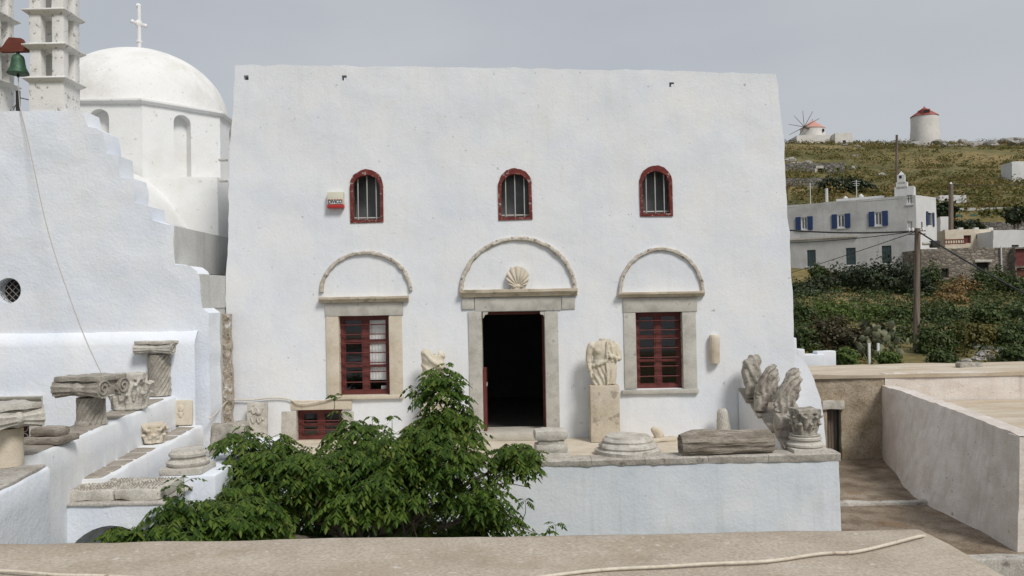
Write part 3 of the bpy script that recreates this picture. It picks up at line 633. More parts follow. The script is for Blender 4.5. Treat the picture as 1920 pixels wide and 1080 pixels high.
# copings along the top and the steps are limewashed with the wall; the ledge below is a sloping offset
a = c2(-260, 632); b = c2(300, 624); n = 60; V = []; Fc = []; prof = [(.0, .02), (-.05, .0), (-.13, -.12), (-.16, -.2), (-.16, -1.08), (-.16, -4.)]
for i in range(n + 1):
    t = i / n; x = a[0] + (c2(372, 650)[0] - a[0]) * t; z = a[1] + (b[1] - a[1]) * t
    for d, dz in prof:
        j = .014 * noise.noise(Vector((x * 4, dz * 6, 2))); V.append((x, YC + d + j, z + dz + j))
k = len(prof)
for i in range(n):
    for q in range(k - 1): Fc.append((i * k + q, (i + 1) * k + q, (i + 1) * k + q + 1, i * k + q + 1))
# leave the doorway open: drop the faces in front of it
def keep(f):
    cx_ = sum(V[i][0] for i in f) / 4; zt = min(V[i][2] for i in f); return not (dl[0] < cx_ < dl[1] and zt < -.5)
MB().add(V, [f for f in Fc if keep(f)]).build('wall_plinth', WHITEBLUE, ch, 50)
r = RECT(-60, 741, 97, 757, YC); V = []; Fc = []; n = 20
prof = [(.14, r[2] - .02), (.17, r[2]), (.20, r[2] + .05), (.24, r[2] + .08), (.26, r[3] - .03), (.265, r[3]), (.1, r[3] + .005)]; k = len(prof)
for i in range(n + 1):
    x = r[0] + (r[1] - r[0]) * i / n
    for d, z in prof: V.append((x if i < n else x - .06 + .25 * (d - .14), YC - d + .006 * nz3((x, z, d), 11), z))
for i in range(n):
    for q in range(k - 1): Fc.append((i * k + q, (i + 1) * k + q, (i + 1) * k + q + 1, i * k + q + 1))
MB().add(V, Fc + [tuple(range(n * k, n * k + k))[::-1]]).build('door_cornice', MARBLE, ch, 30)
r = RECT(-60, 757, 93, 778, YC); MB().stone(r[0], r[1], YC - .2, YC + .1, r[2], r[3], .01, .004).build('door_lintel', MARBLE, ch)
r = RECT(68, 778, 95, 1000, YC); MB().stone(r[0], r[1], YC - .19, YC + .1, r[2], r[3], .01, .004).build('door_jamb', MARBLE, ch)
MB().box(dl[0], dl[1], YC + .3, YC + .34, dl[2], dl[3]).build('door', REDWOOD, ch)
gr = MB(); zc = P(50, 815, YC).z
for i in range(5):
    for j in range(6):
        cx, cz = P(20 + 18 * i, 800, YC).x, zc + .1 - j * .16
        gr.tube([(cx + .07 * math.cos(t * .52), YC + .1, cz + .07 * math.sin(t * .52)) for t in range(13)], .008, 5, False)
gr.build('door_grille', IRON, ch)
# solid volumes behind the gable
x1 = c2(326, 450)[0]; z1 = c2(326, 423)[1]; x2 = c2(378, 540)[0]; z2 = c2(378, 513)[1]
MB().box(-12.5, x1 - .004, YC + .52, 16.5, -1.2, z1 - .004).build('nave_block', [GREYPL], ch)
MB().box(x1 - .2, x1 + .012, YC + .012, 16.4, z2 + .05, z1 - .006).build('grey_return', GREYPL, ch)
MB().box(x2 - .2, x2 + .012, YC + .012, 14.6, c2(378, 580)[1] + .02, z2 - .006).build('grey_return', GREYPL, ch)
MB().box(x1 - .3, x2 - .004, YC + .4, 14.62, -1.2, z2 - .004).build('corner_block', GREYPL, ch)
V = []; Fc = []; n = 24
for i in range(n + 1):
    q = math.pi * (.0 + i / n); cx_, cz_, R_ = -8.45, 3.15, 2.12
    V += [(cx_ + R_ * math.cos(q), YC + .5, cz_ + R_ * math.sin(q)), (cx_ + R_ * math.cos(q), 16.7, cz_ + R_ * math.sin(q))]
for i in range(n): Fc.append((2 * i, 2 * i + 2, 2 * i + 3, 2 * i + 1))
MB().add(V, Fc).build('barrel_vault', DOMEW, ch, 60)
zb = P(350, 331, 16.5).z
MB().stone(-10.9, P(409, 380, 16.5).x, 16.5, 21.5, -1, zb, .05, .02, 1.5, 5).build('crossing_base', DOMEW, ch)
# drum, cornice, dome, cross
DC = Vector((-8.46, 18.9, 0)); RD = 2.23; zd = P(280, 190, 16.86).z
ang = [rad(25 + 45 * k) for k in range(8)]
def octp(R, k): a = ang[k % 8]; return Vector((DC.x + R * math.sin(a), DC.y - R * math.cos(a), 0))
dr = None
for k in range(8):
    A = octp(RD, k); B = octp(RD, k + 1); u = (B - A); Ln = u.length; u.normalize()
    M = Matrix(((u.x, -u.y, 0, A.x), (u.y, u.x, 0, A.y), (0, 0, 1, 0), (0, 0, 0, 1)))
    zt = zd - .02; h0 = zt - 1.55; w = .19
    hl = [archloop(Ln / 2 - w, Ln / 2 + w, h0, zt - .12, zt - .3, 12)] if k in (0, 7, 6, 1) else []
    panel('drum_face', [(0, zb - .3), (Ln, zb - .3), (Ln, zd), (0, zd)], hl, DOMEW, ch, 0, .22, step=.22, amp=.012, edge=.01, M=M)
    if hl: MB().add([M @ Vector((x, .21, z)) for x, z in hl[0]], [tuple(range(len(hl[0])))]).build('niche_back', DOMEW, ch)
mb = MB(); V = []; prof = [(RD - .02, zd - .04), (RD + .05, zd - .03), (RD + .10, zd + .01), (RD + .10, zd + .05), (RD + .03, zd + .075), (RD - .45, zd + .12)]
for k in range(8):
    for R, z in prof: p = octp(R, k); V.append((p.x, p.y, z))
k6 = len(prof); mb.add(V, [(a * k6 + q, ((a + 1) % 8) * k6 + q, ((a + 1) % 8) * k6 + q + 1, a * k6 + q + 1) for a in range(8) for q in range(k6 - 1)]); mb.build('drum_cornice', DOMEW, ch, 25)
ztop = P(275, 96, 18.9).z; RDm = 1.93
prof = [(RDm * math.cos(t), zd + .06 + (ztop - zd - .06) * math.sin(t)) for t in np.linspace(0, math.pi / 2 - .01, 22)]
MB().lathe(prof, 64, TR((DC.x, DC.y, 0)), None, .012, 1.5).build('dome', DOMELICH, ch, 80)
cr = MB(); h = P(274, 9, 18.9).z - ztop; Mx = TR((DC.x, DC.y, ztop), rz=rad(62))
cr.stone(-.036, .036, -.034, .034, -.05, h, .015, .006, 6, 3, Mx); cr.stone(-.17, .17, -.03, .03, h * .565, h * .625, .015, .006, 6, 3, Mx)
cr.ball((0, 0, h * .595), (.095, .05, .095), 12, 8, Mx); cr.ball((0, 0, h - .02), (.075, .04, .055), 10, 7, Mx); cr.ball((-.17, 0, h * .595), .05, 10, 6, Mx); cr.ball((.17, 0, h * .595), .05, 10, 6, Mx); cr.stone(-.06, .06, -.05, .05, .2, .25, .02, .004, 6, 1, Mx)
cr.build('cross', DOMEW, ch)
# bell towers on the gable
def bell_tower(x0):
    """one open-work pillar: base block and storeys of four corner posts between slabs"""
    mb = MB(); w = .575; d = .52; y0 = YC + .03
    z0 = P(85, 206, YC).z; zs = [P(85, y, YC).z for y in (147, 84, 19, -48, -112)]
    mb.stone(x0, x0 + w, y0, y0 + d, z0 - .02, zs[0], .012, .008, 4, 3)
    for i, z in enumerate(zs):
        e = .075; t = .05
        V = [(x0 - e, y0 - e, z), (x0 + w + e, y0 - e, z), (x0 + w + e, y0 + d + e, z), (x0 - e, y0 + d + e, z)]
        n = 6; top = []
        for (a, b, zz) in ((.0, .0, z - .06), (e, e, z), (e, e, z + .014), (.0, .0, z + .05)): top.append([(x0 - a, y0 - b, zz), (x0 + w + a, y0 - b, zz), (x0 + w + a, y0 + d + b, zz), (x0 - a, y0 + d + b, zz)])
        W_ = [p for l in top for p in l]; Fq = [(l * 4 + k, l * 4 + (k + 1) % 4, (l + 1) * 4 + (k + 1) % 4, (l + 1) * 4 + k) for l in range(3) for k in range(4)] + [(0, 3, 2, 1), (12, 13, 14, 15)]
        mb.add(W_, Fq)
        if i < len(zs) - 1:
            p = .2; zz = zs[i + 1] - .05
            for px_ in (x0, x0 + w - p):
                for py_ in (y0, y0 + d - p * .85): mb.stone(px_ + .006, px_ + p, py_ + .006, py_ + p * .85, z + .03, zz, .02, .012, 6, 3)
            for sx in (0, 1): pass
    prof = [(.0, 0), (.28, 0), (.22, .1), (.05, .2), (.0, .22)]
    return mb.build('bell_tower', TOWERW, ch, 40)
TOWERW = mat('spotted_tower_limewash', [(.66, .65, .61), (.76, .75, .72), (.80, .79, .77)], 2.5, .92, .5, 30, .014, spots=((.2, .18, .14), 14, .60, .75), fine=.05)
xt = P(52, 176, YC).x
bell_tower(xt); bell_tower(xt - 1.115)
tag(MB().stone(-.44 / 2, .44 / 2, -.04, .04, 0, .05, .008, 0, 1, 0, TR((xt - .2, YC + .25, P(33, 98, YC).z))).build('bell_yoke', YOKE), 'dark red shaped wooden yoke holding the green bell', 'bell yoke')
yk = bpy.data.objects['bell_yoke']; c = P(30, 98, YC + .12); V = []; pr = [(-.24, 0), (.24, 0), (.24, .04), (.21, .09), (.14, .16), (.11, .22), (-.09, .24), (-.14, .18), (-.19, .1), (-.24, .07)]
me = yk.data; me.clear_geometry(); n = len(pr)
me.from_pydata([(c.x + x, c.y + y, c.z + z) for y in (-.045, .045) for x, z in pr], [], [tuple(range(n)), tuple(range(n, 2 * n))[::-1]] + [(i, (i + 1) % n, n + (i + 1) % n, n + i) for i in range(n)])
b = P(34, 139, YC + .12); s = .335
be = thing('church_bell', (b.x, b.y, b.z), 'green bronze bell hanging beneath a red yoke between two white towers', 'bell')
MB().lathe([(.165 * 1, 0), (.17, .012), (.15, .05), (.122, .11), (.108, .18), (.10, .25), (.085, .295), (.05, .325), (.0, .335)], 40, TR((b.x, b.y, b.z)), sub=.02).build('bell_body', BRONZE, be, 50)
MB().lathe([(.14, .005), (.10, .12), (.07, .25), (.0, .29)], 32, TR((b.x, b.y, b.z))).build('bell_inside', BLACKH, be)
MB().tube([(b.x, b.y, b.z + .32), (b.x, b.y, b.z + .45)], .028, 8).build('bell_hanger', WIRE, be); MB().tube([(b.x, b.y, b.z + .2), (b.x, b.y, b.z - .05)], [.014, .022], 8).build('clapper', WIRE, be)
cable('bell_rope', [(b.x, b.y, b.z - .04), P(37, 196, YC - .02), P(41, 216, YC - .08), P(54, 270, YC - .16), P(92, 440, YC - .55), P(150, 610, YC - 1.1), P(192, 704, YC - 1.6)], .0075, ROPE, 'thin pale rope running from the bell down to the stone capitals', 'rope')
p0 = P(34, 205, YC + .2)
wp = thing('iron_post', (p0.x, p0.y, p0.z), 'short dark iron post with wires on the gable below the bell', 'post')
MB().box(p0.x - .03, p0.x + .03, p0.y - .02, p0.y + .02, p0.z - .05, p0.z + .31).build('shaft', WIRE, wp)
MB().tube([(p0.x, p0.y, p0.z + .2), (p0.x + .2, p0.y, p0.z + .15)], .008, 5).build('wire', WIRE, wp); MB().tube([(p0.x - .08, p0.y, p0.z), (p0.x + .02, p0.y, p0.z + .18)], .007, 5).build('wire', WIRE, wp)
PIERM = mat('bare_rubble_mortar', [(.34, .28, .21), (.48, .42, .34), (.60, .55, .48)], 11, .95, .9, 40, .03, spots=((.68, .68, .67), 6, .60, .9), fine=.3)
# rough masonry in the gap between church and museum
V = RECT(384, 590, 424, 840, 14.5)
tag(panel('rubble_pier', [(V[0], -.6), (V[1] + .1, -.6), (V[1] + .1, V[3]), (V[0], V[3])], [], PIERM, None, 14.45, .12, step=.035, amp=.05, edge=.04, fr=7), 'strip of bare brown rubble masonry between church and white museum block', 'wall')
for y in (302, 341):
    c = P(424, y, 14.9); tag(MB().box(c.x - .09, c.x + .05, 14.75, 14.85, c.z - .014, c.z + .014).build('wall_peg', PALEST), '%s small stone peg sticking out of the gap beside the museum corner' % ('upper' if y < 320 else 'lower'), 'peg', 'pegs in the gap by the museum corner')

# ------------------------------------------------------------------ bench walls, landing and pier at lower left
def bench(name, a, b, z, wdt, zlow, slabs, label, m=WHITE):
    """wall running back from a (near) to b (far), right top edge on a-b, `wdt` to its left"""
    a = Vector((a[0], a[1], 0)); b = Vector((b[0], b[1], 0)); u = (b - a).normalized(); L = (b - a).length; l = Vector((-u.y, u.x, 0))
    o = thing(name, (a.x, a.y, zlow), label, 'wall'); M = Matrix(((u.x, l.x, 0, a.x), (u.y, l.y, 0, a.y), (0, 0, 1, 0), (0, 0, 0, 1)))
    n = int(L / .12); V = []; Fc = []
    for i in range(n + 1):
        x = L * i / n; j = lambda q: .014 * noise.noise(Vector((x * 2.5 + z * 9, q, 1)))
        V += [(x, j(0), zlow), (x, j(1), z - .25), (x, .006 + j(2) * .7, z - .03), (x, .03 + j(3), z + j(5) * .5), (x, wdt, z + j(6) * .5), (x, wdt, zlow)]
    for i in range(n):
        for q in range(5): Fc.append((i * 6 + q, (i + 1) * 6 + q, (i + 1) * 6 + q + 1, i * 6 + q + 1))
    Fc += [tuple(range(6)), tuple(range(n * 6, n * 6 + 6))[::-1]]
    MB().add(V, Fc, M).build('wall_face', m, o, 50)
    for s0, s1 in slabs:
        MB().stone(s0, s1, .07, wdt - .03, z - .03, z + .014, .01, .012, 5, 3, M).build('coping_slab', SLAB, o)
    return o
U0, U1 = (-4.69, 8.2), (-5.44, 13.36)
bench('bench_wall', U0, U1, .95, .46, -1.2, [(0, .9), (1.05, 1.5), (1.58, 2.15), (2.5, 2.9), (2.96, 3.4), (3.75, 4.2), (4.26, 4.7)], 'upper whitewashed bench wall topped with brown slabs and carved capitals')
bench('bench_wall', (-4.6, 9.3), (-5.02, 13.36), .47, .36, -1.2, [(.05, .35), (.4, .7), (.78, 1.1), (1.2, 1.6), (1.7, 2.0), (2.6, 3.0), (3.08, 3.4), (3.5, 3.85)], 'lower whitewashed bench wall with brown slab treads beside the upper bench')
bench('bench_wall', (-4.15, 6.2), (-4.5, 8.02), .87, .7, -1.2, [], 'nearest white wall with grey cement top at the left edge', WHITEBLUE)
o = bpy.data.objects['bench_wall.002']
MB().stone(0, 1.84, .03, .72, -.02, .02, .02, .02, 4, 6, TR((-4.15, 6.2, .875), rz=math.atan2(1.82, -.35))).build('cement_top', COPING, o)
# arch wall with its shelf
YA = 8.85
aw = thing('arch_wall', (-4.3, YA, -2), 'white wall with a low arched opening under the inscribed slab', 'wall')
xa, xb = P(80, 990, YA).x, P(306, 980, YA).x; za = .31
ar = RECT(118, 986, 300, 1075, YA)
panel('wall_face', [(xa, -2), (ar[0], -2)] + [((ar[0] + ar[1]) / 2 - (ar[1] - ar[0]) / 2 * math.cos(math.pi * i / 16), ar[2] + (ar[3] - ar[2]) * math.sin(math.pi * i / 16)) for i in range(17)] + [(ar[1], -2), (xb, -2), (xb, za - .03), (xa, za - .03)], [], WHITEBLUE, aw, YA, .5, step=.1, amp=.014, edge=.008)
MB().box(xa, xb, YA + .5, YA + .9, .1, za - .035).build('shelf_core', WHITE, aw)
MB().stone(xa - .02, xb + .03, YA - .02, YA + .9, za - .032, za, .012, .012, 5, 6).build('shelf', COPING, aw)
MB().box(ar[0] + .05, ar[1] + .2, YA + .46, YA + .495, -2, .2).build('back_wall', WHITE, aw)
MB().box(xa, ar[0] + .12, YA + .52, YA + 1.1, -2, .09).build('passage_side', SLAB, aw)
pi_ = thing('corner_pier', (-3.6, 9.8, -2), 'bluish white pier carrying a stack of weathered column bases', 'pier')
p0, p1 = P(297, 920, 9.6).x, P(404, 920, 9.6).x; zp = P(350, 893, 9.6).z
MB().stone(p0, p1, 9.6, 10.2, -2, zp, .03, .02, 3, 5).build('pier_block', WHITEBLUE, pi_)
MB().stone(p0 + .1, p1 - .02, 10.2, 12.44, -2, zp - .02, .02, .02, 3, 5).build('wall_run', WHITEBLUE, pi_)

# ------------------------------------------------------------------ carved stones: builders
def column_base(name, loc, w, h, m, label, rz=0, square=True, seg=48, amp=.012, top=.62):
    mb = MB(); M = TR(loc, rz=rz); ph = h * .3 if square else 0
    if square: mb.stone(-w / 2, w / 2, -w / 2, w / 2, 0, ph, .02, amp, 6, 4, M)
    r = w * .49; k = (h - ph)
    pr = [(r * .9, ph - .003), (r, ph + k * .12), (r, ph + k * .26), (r * .9, ph + k * .34), (r * .80, ph + k * .46), (r * .80, ph + k * .56), (r * .88, ph + k * .64), (r * .88, ph + k * .8), (r * .78, ph + k * .88), (r * top * 1.18, ph + k), (r * .3, ph + k * 1.005), (.002, ph + k)]
    mb.lathe(pr, seg, M, None, amp, 5, sub=.03); return tag(mb.build(name, m, None, 45), label, 'column base')
def ionic(name, loc, L, r, dep, rz, m, label, tilt=0):
    mb = MB(); M = TR(loc, rz=rz, ry=tilt)
    for sy in (-1, 1):
        pr = []
        for i in range(25):
            t = i / 24 * 2 - 1; rr = r * (.66 + .34 * abs(t) ** 1.6 + (.09 if abs(t) < .09 else 0)); pr.append((rr, t * L / 2))
        Mb = M @ Matrix.Translation((0, sy * dep * .36, r * 1.0)) @ Matrix.Rotation(math.pi / 2, 4, 'Y')
        mb.lathe([(.002, -L / 2 + .01)] + pr + [(.002, L / 2 - .01)], 40, Mb, lambda t, z, q: q * (1 - .16 * abs(math.cos(6 * t)) * min(1, abs(z) / (L * .12))), .010, 9)
        for e in (-1, 1):
            sp = [M @ Vector((e * (L / 2 + .004), sy * dep * .36 + r * (.86 - .105 * t / 1.57) * math.cos(t), r + r * (.86 - .105 * t / 1.57) * math.sin(t))) for t in np.linspace(0, 11, 40)]
            mb.tube(sp, r * .085, 6)
    mb.stone(-L * .42, L * .42, -dep * .42, dep * .42, r * .3, r * 1.7, .02, .015, 6, 4, M)
    mb.stone(-L / 2 + .01, L / 2 - .01, -dep / 2, dep / 2, r * 1.75, r * 2.2, .008, .014, 6, 6, M, .008)
    return tag(mb.build(name, m, None, 45), label, 'capital')
def corinthian(name, loc, wb, wt, h, rz, m, label, worn=.012, vox=.011):
    mb = MB()
    mb.lathe([(wb / 2, 0), (wb / 2 * 1.04, .04 * h), (wb / 2 * .97, .1 * h), (wb / 2 * 1.0, .5 * h), (wt / 2 * .82, .84 * h), (.01, .85 * h)], 32)
    for row, (z0, hh, off, k) in enumerate(((.06, .40, 0, 8), (.3, .42, math.pi / 8, 8))):
        for i in range(k):
            a = off + i * 2 * math.pi / k; R0 = wb / 2 * (1.0 + .05 * row)
            for t in np.linspace(0, 1, 6):
                rr = R0 + wb * .13 * t ** 2.2; mb.ball((rr * math.cos(a), rr * math.sin(a), (z0 + hh * t) * h), (.028 + .008 * math.sin(t * 3),) * 2 + (hh * h * .14,), 8, 6)
            rr = R0 + wb * .19; mb.ball((rr * math.cos(a), rr * math.sin(a), (z0 + hh * .96) * h), (.034, .034, .022), 8, 6)
    for i in range(4):
        a = math.pi / 4 + i * math.pi / 2; R0 = wt * .56
        for sgn in (-1, 1):
            for t in np.linspace(0, 7, 16):
                q = .055 * (1 - t / 9); mb.ball(((R0 - .03 + q * .6 * math.cos(t)) * math.cos(a + sgn * .12), (R0 - .03 + q * .6 * math.cos(t)) * math.sin(a + sgn * .12), .78 * h + q * math.sin(t)), .018, 6, 5)
            mb.tube([(wb * .5 * math.cos(a + sgn * .5), wb * .5 * math.sin(a + sgn * .5), .5 * h), (R0 * math.cos(a + sgn * .14), R0 * math.sin(a + sgn * .14), .84 * h)], .02, 6)
    W2 = wt / 2; lp = []
    for i in range(4):
        a0 = math.pi / 4 + i * math.pi / 2; c0 = Vector((W2 * 1.36 * math.cos(a0), W2 * 1.36 * math.sin(a0), 0)); a1 = a0 + math.pi / 2; c1 = Vector((W2 * 1.36 * math.cos(a1), W2 * 1.36 * math.sin(a1), 0))
        for t in np.linspace(.04, .96, 7): p = c0.lerp(c1, t); q = 1 - .14 * math.sin(math.pi * t); lp.append((p.x * q, p.y * q))
    n = len(lp); mb.add([(x, y, z) for z in (.83 * h, h) for x, y in lp], [tuple(range(n))[::-1], tuple(range(n, 2 * n))] + [(i, (i + 1) % n, n + (i + 1) % n, n + i) for i in range(n)])
    me = remesh(mb, vox); displace(me, lambda c, nn: worn * noise.noise(c * 14) + worn * .8 * noise.noise(c * 5)); me.transform(TR(loc, rz=rz)); finish(me, m, 60)
    return tag(link(bpy.data.objects.new(name, me)), label, 'capital')
def spiral_shaft(name, loc, r, h, m, label, k=9, n=16, foot=False):
    pr = [(r * 1.02, 0), (r * .99, .03), (r * .97, h * .5), (r * .96, h)]
    if foot: pr = [(r * 1.12, 0), (r * 1.1, .03), (r * 1.0, .06), (r * .97, h * .6), (r * .97, h)]
    return tag(MB().lathe(pr, 128, TR(loc), spir(k, n, .12), .006, 5, sub=.012).build(name, m, None, 60), label, 'column')
ZU, ZL = .966, .486
p = PZ(300, 741, ZU); c1 = (p.x, p.y, ZU)
spiral_shaft('spiral_column', c1, .185, .66, OLDST, 'tall spirally fluted grey column stump nearest the church corner', -62)
ionic('ionic_capital', (c1[0] - .01, c1[1], ZU + .655), .62, .10, .40, rad(-6), PALEST, 'weathered scroll capital on the tall spiral column')
p = PZ(171, 795, ZU); c2_ = (p.x, p.y, ZU)
spiral_shaft('spiral_column', c2_, .17, .33, OLDST, 'short spirally fluted grey column stump under a broad scroll capital', -62, 16, True)
ionic('ionic_capital', (c2_[0], c2_[1], ZU + .325), .64, .125, .5, rad(-12), OLDST, 'broad grey scroll capital on the short spiral column')
p = PZ(243, 767, ZU); corinthian('leaf_capital', (p.x, p.y, ZU), .42, .44, .50, .3, PALEST, 'grey leaf capital between the two spiral columns')
p = PZ(95, 829, ZU)
mb = MB(); M = TR((p.x, p.y, ZU), rz=-.15); mb.stone(-.22, .22, -.18, .18, 0, .075, .02, .016, 7, 4, M); mb.stone(-.15, .15, -.13, .13, .07, .165, .05, .02, 7, 4, M)
tag(mb.build('moulded_block', BROWNST), 'dark brown moulded stone block lying on the upper bench', 'stone block')
p = PZ(11, 873, .895); c3 = (p.x, p.y, .895)
tag(MB().lathe([(.15, 0), (.152, .02), (.149, .34), (.145, .36)], 40, TR(c3), None, .003, 4, sub=.05).build('drum_pedestal', CREAM), 'smooth cream cylinder at the left edge carrying a scroll capital', 'pedestal')
ionic('ionic_capital', (c3[0] + .03, c3[1] - .02, .895 + .35), .42, .115, .5, rad(58), PALEST, 'pale lichen-covered scroll capital at the left edge')
p = PZ(353, 792, ZL); M = TR((p.x, 13.26, ZL), rz=.03, rx=rad(-6))
mb = MB(); mb.stone(-.175, .175, 0, .07, 0, .4, .02, .006, 6, 4, M)
rp_ = tag(mb.build('relief_panel', CREAM), 'cream carved slab leaning on the church wall above the lower bench', 'relief')
mb = MB(); mb.ball((0, -.004, .27), (.05, .016, .065), 12, 8, M); mb.ball((0, -.008, .17), (.03, .012, .05), 10, 6, M); mb.tube([M @ Vector((-.05, -.004, .2)), M @ Vector((0, -.008, .14)), M @ Vector((.05, -.004, .2))], .01, 6); mb.build('carving', CREAM, rp_)
p = PZ(288, 829, ZL); corinthian('leaf_capital', (p.x, p.y - .02, ZL), .27, .34, .27, .5, CREAM, 'small cream carved capital on the lower bench', .006, .008)
p = P(350, 893, 9.9); column_base('column_base', (p.x + .02, 9.9, zp - .005), .5, .27, PALEST, 'pale stepped column base on the corner pier beside the tree')
p = PZ(85, 937, .4); tag(MB().stone(-.14, .14, -.12, .12, -.1, .37, .06, .012, 5, 4, TR((p.x - .02, p.y + .05, .4), rz=-.1)).build('stone_post', CREAM), 'rounded cream stone post beside the inscribed slab', 'post')
# inscribed slab
s0, s1 = P(116, 925, 9.0).x, P(306, 920, 9.0).x
ins = thing('inscribed_slab', ((s0 + s1) / 2, 9.2, za), 'pale cracked stone slab covered with worn inscription on the shelf', 'stone slab')
xm = s0 + (s1 - s0) * .54
for a, b in ((s0, xm - .003), (xm + .003, s1)): MB().stone(a, b, 8.93, 9.58, za, za + .115, .025, .022, 6, 6, None, .008).build('slab_half', PALEST, ins)
mb = MB()
for row in range(11):
    y = 8.99 + row * .052; x = s0 + .06 + random.random() * .04
    while x < s1 - .07:
        if random.random() < .82 and abs(x - xm) > .02:
            a = random.choice([0, 0, .5, -.5, 1.57]); q = TR((x, y, za + .123), rz=a); mb.box(-.002, .002, -.010, .010, -.02, .005, q)
            if random.random() < .6: mb.box(-.008, .006, -.002, .002, -.02, .0048, TR((x + .006, y + random.choice((-.01, 0, .01)), za + .123)))
        x += .034
mb.build('inscription', mat('incised_letter_shadow', [(.30, .27, .22), (.40, .36, .30)], 9), ins)
# stones on the terrace
p = P(428, 872, 12.9); tag(MB().stone(-.27, .27, -.2, .2, 0, .62, .09, .07, 4, 8, TR((p.x, 12.95, ZF - .02), rz=.2), .02).build('rough_block', OLDST, None, 60), 'rough lumpy grey stone block at the left end of the terrace', 'stone block')
p = P(481, 806, 14.35); M = TR((p.x, 14.32, p.z - .3), rx=rad(-5))
bk = tag(MB().stone(-.175, .175, 0, .09, 0, .77, .02, .012, 6, 5, M).build('relief_slab', PALEST), 'carved grey slab with curling relief leaning on the museum wall', 'relief')
mb = MB()
for cz in (.63, .47): mb.tube([M @ Vector(((-.12 + .014 * t) if cz > .5 else (.12 - .014 * t), -.012 + .002 * math.sin(t), cz + .045 * math.sin(t * .9))) for t in range(17)], .02, 8)
mb.ball((.03, -.005, .6), (.06, .03, .05), 10, 6, M); mb.build('carving', PALEST, bk)
# ------------------------------------------------------------------ statues and stones on the terrace
def loft(mb, rings, seg=40):
    V = []; Fc = []; n = len(rings)
    for z, cx, cy, rx, ry in rings:
        for k in range(seg): t = 2 * math.pi * k / seg; V.append((cx + rx * math.cos(t), cy + ry * math.sin(t), z))
    for i in range(n - 1):
        for k in range(seg): Fc.append((i * seg + k, i * seg + (k + 1) % seg, (i + 1) * seg + (k + 1) % seg, (i + 1) * seg + k))
    Fc += [tuple(range(seg))[::-1], tuple(range((n - 1) * seg, n * seg))]; return mb.add(V, Fc)
def densify(rings, k=4):
    A = np.array(rings); t = np.arange(len(A)); q = np.linspace(0, len(A) - 1, (len(A) - 1) * k + 1); return [tuple(np.interp(v, t, A[:, c]) for c in range(5)) for v in q]
def ridge(s): return (.5 + .5 * math.cos(2 * s)) ** 1.4
def carve(name, mb, M, m, label, cat, fold, vox=.0085):
    me = remesh(mb, vox); displace(me, fold); me.transform(M); finish(me, m, 70); return tag(link(bpy.data.objects.new(name, me)), label, cat)
pc = PZ(1135, 828, ZF); YS = 14.27; zped = P(1135, 723, 14.1).z
pd = thing('statue_pedestal', (pc.x, YS, ZF), 'tall stained cream pedestal right of the doorway', 'pedestal')
MB().stone(pc.x - .25, pc.x + .25, 14.06, 14.47, ZF, zped, .02, .008, 4, 5).build('pedestal_block', PEDEST, pd)
def statue():
    mb = MB()
    R = [(0, .0, 0, .205, .13), (.12, .0, 0, .21, .14), (.24, .0, 0, .21, .145), (.34, 0, 0, .195, .14), (.45, 0, 0, .165, .12), (.56, 0, 0, .18, .135), (.64, 0, 0, .20, .125), (.70, 0, 0, .20, .10), (.74, .0, .0, .13, .08), (.765, 0, 0, .07, .065), (.80, 0, -.005, .058, .056)]
    loft(mb, densify(R))
    for sx in (-1, 1): mb.ball((sx * .075, -.075, .585), (.085, .06, .06)); mb.ball((sx * .19, 0, .675), (.075, .075, .075))
    mb.tube([(-.20, 0, .68), (-.235, .0, .57), (-.25, -.005, .45), (-.245, -.03, .34), (-.225, -.06, .25)], [.066, .06, .052, .046, .036], 14)
    mb.ball((-.215, -.075, .205), (.028, .04, .05))
    for i in range(4): mb.tube([(-.225 + .012 * i, -.095 + .01 * i, .19), (-.218 + .012 * i, -.105 + .01 * i, .15), (-.208 + .012 * i, -.09 + .01 * i, .118 + .006 * abs(i - 1.5))], [.011, .01, .008], 8)
    mb.tube([(-.195, -.1, .22), (-.18, -.125, .19), (-.178, -.12, .16)], [.013, .012, .009], 8)
    mb.tube([(.20, 0, .68), (.245, .0, .57), (.27, -.02, .44), (.21, -.10, .45), (.12, -.155, .50)], [.07, .066, .058, .05, .036], 14)
    mb.ball((.09, -.165, .51), (.035, .03, .035))
    for i in range(4): mb.tube([(.075, -.175, .53 - .016 * i), (.045, -.18, .525 - .018 * i), (.035, -.165, .515 - .017 * i)], [.011, .01, .009], 8)
    mb.tube([(.10, -.18, .54), (.085, -.175, .565), (.07, -.165, .57)], [.012, .011, .009], 8)
    mb.tube([(.10, -.05, .77), (.05, -.125, .70), (.045, -.155, .58), (.035, -.145, .45), (.035, -.17, .25), (.045, -.16, .0)], [.03, .024, .02, .02, .018, .018], 10)
    mb.tube([(-.19, -.06, .33), (-.1, -.14, .37), (.0, -.15, .40), (.06, -.15, .46)], [.03, .034, .032, .024], 10)
    loft(mb, densify([(.02, .1, 0, .12, .145), (.3, .11, 0, .125, .16), (.5, .12, 0, .115, .145), (.66, .13, 0, .10, .125), (.73, .12, 0, .07, .09)]), 28)
    def fold(c, n):
        d = .004 * noise.noise(c * 22)
        if c.z < .40 and n.z < .8: d += .020 * ridge(40 * (c.x + .35 * c.z * (1 if c.x < .03 else -.6)) + 1.2 * noise.noise(c * 5)) * min(1, (.40 - c.z) * 8) - .008
        elif c.x > .05 and n.y < .3: d += .016 * ridge(42 * (c.x + .25 * c.z) + 1.2 * noise.noise(c * 5)) - .006
        return d
    carve('headless_statue', mb, TR((pc.x, YS, zped - .004), rz=.06), STATUE, 'headless marble man in a draped cloak standing on the pedestal', 'statue', fold, .0095)
statue()
p = P(815, 720, 14.2)
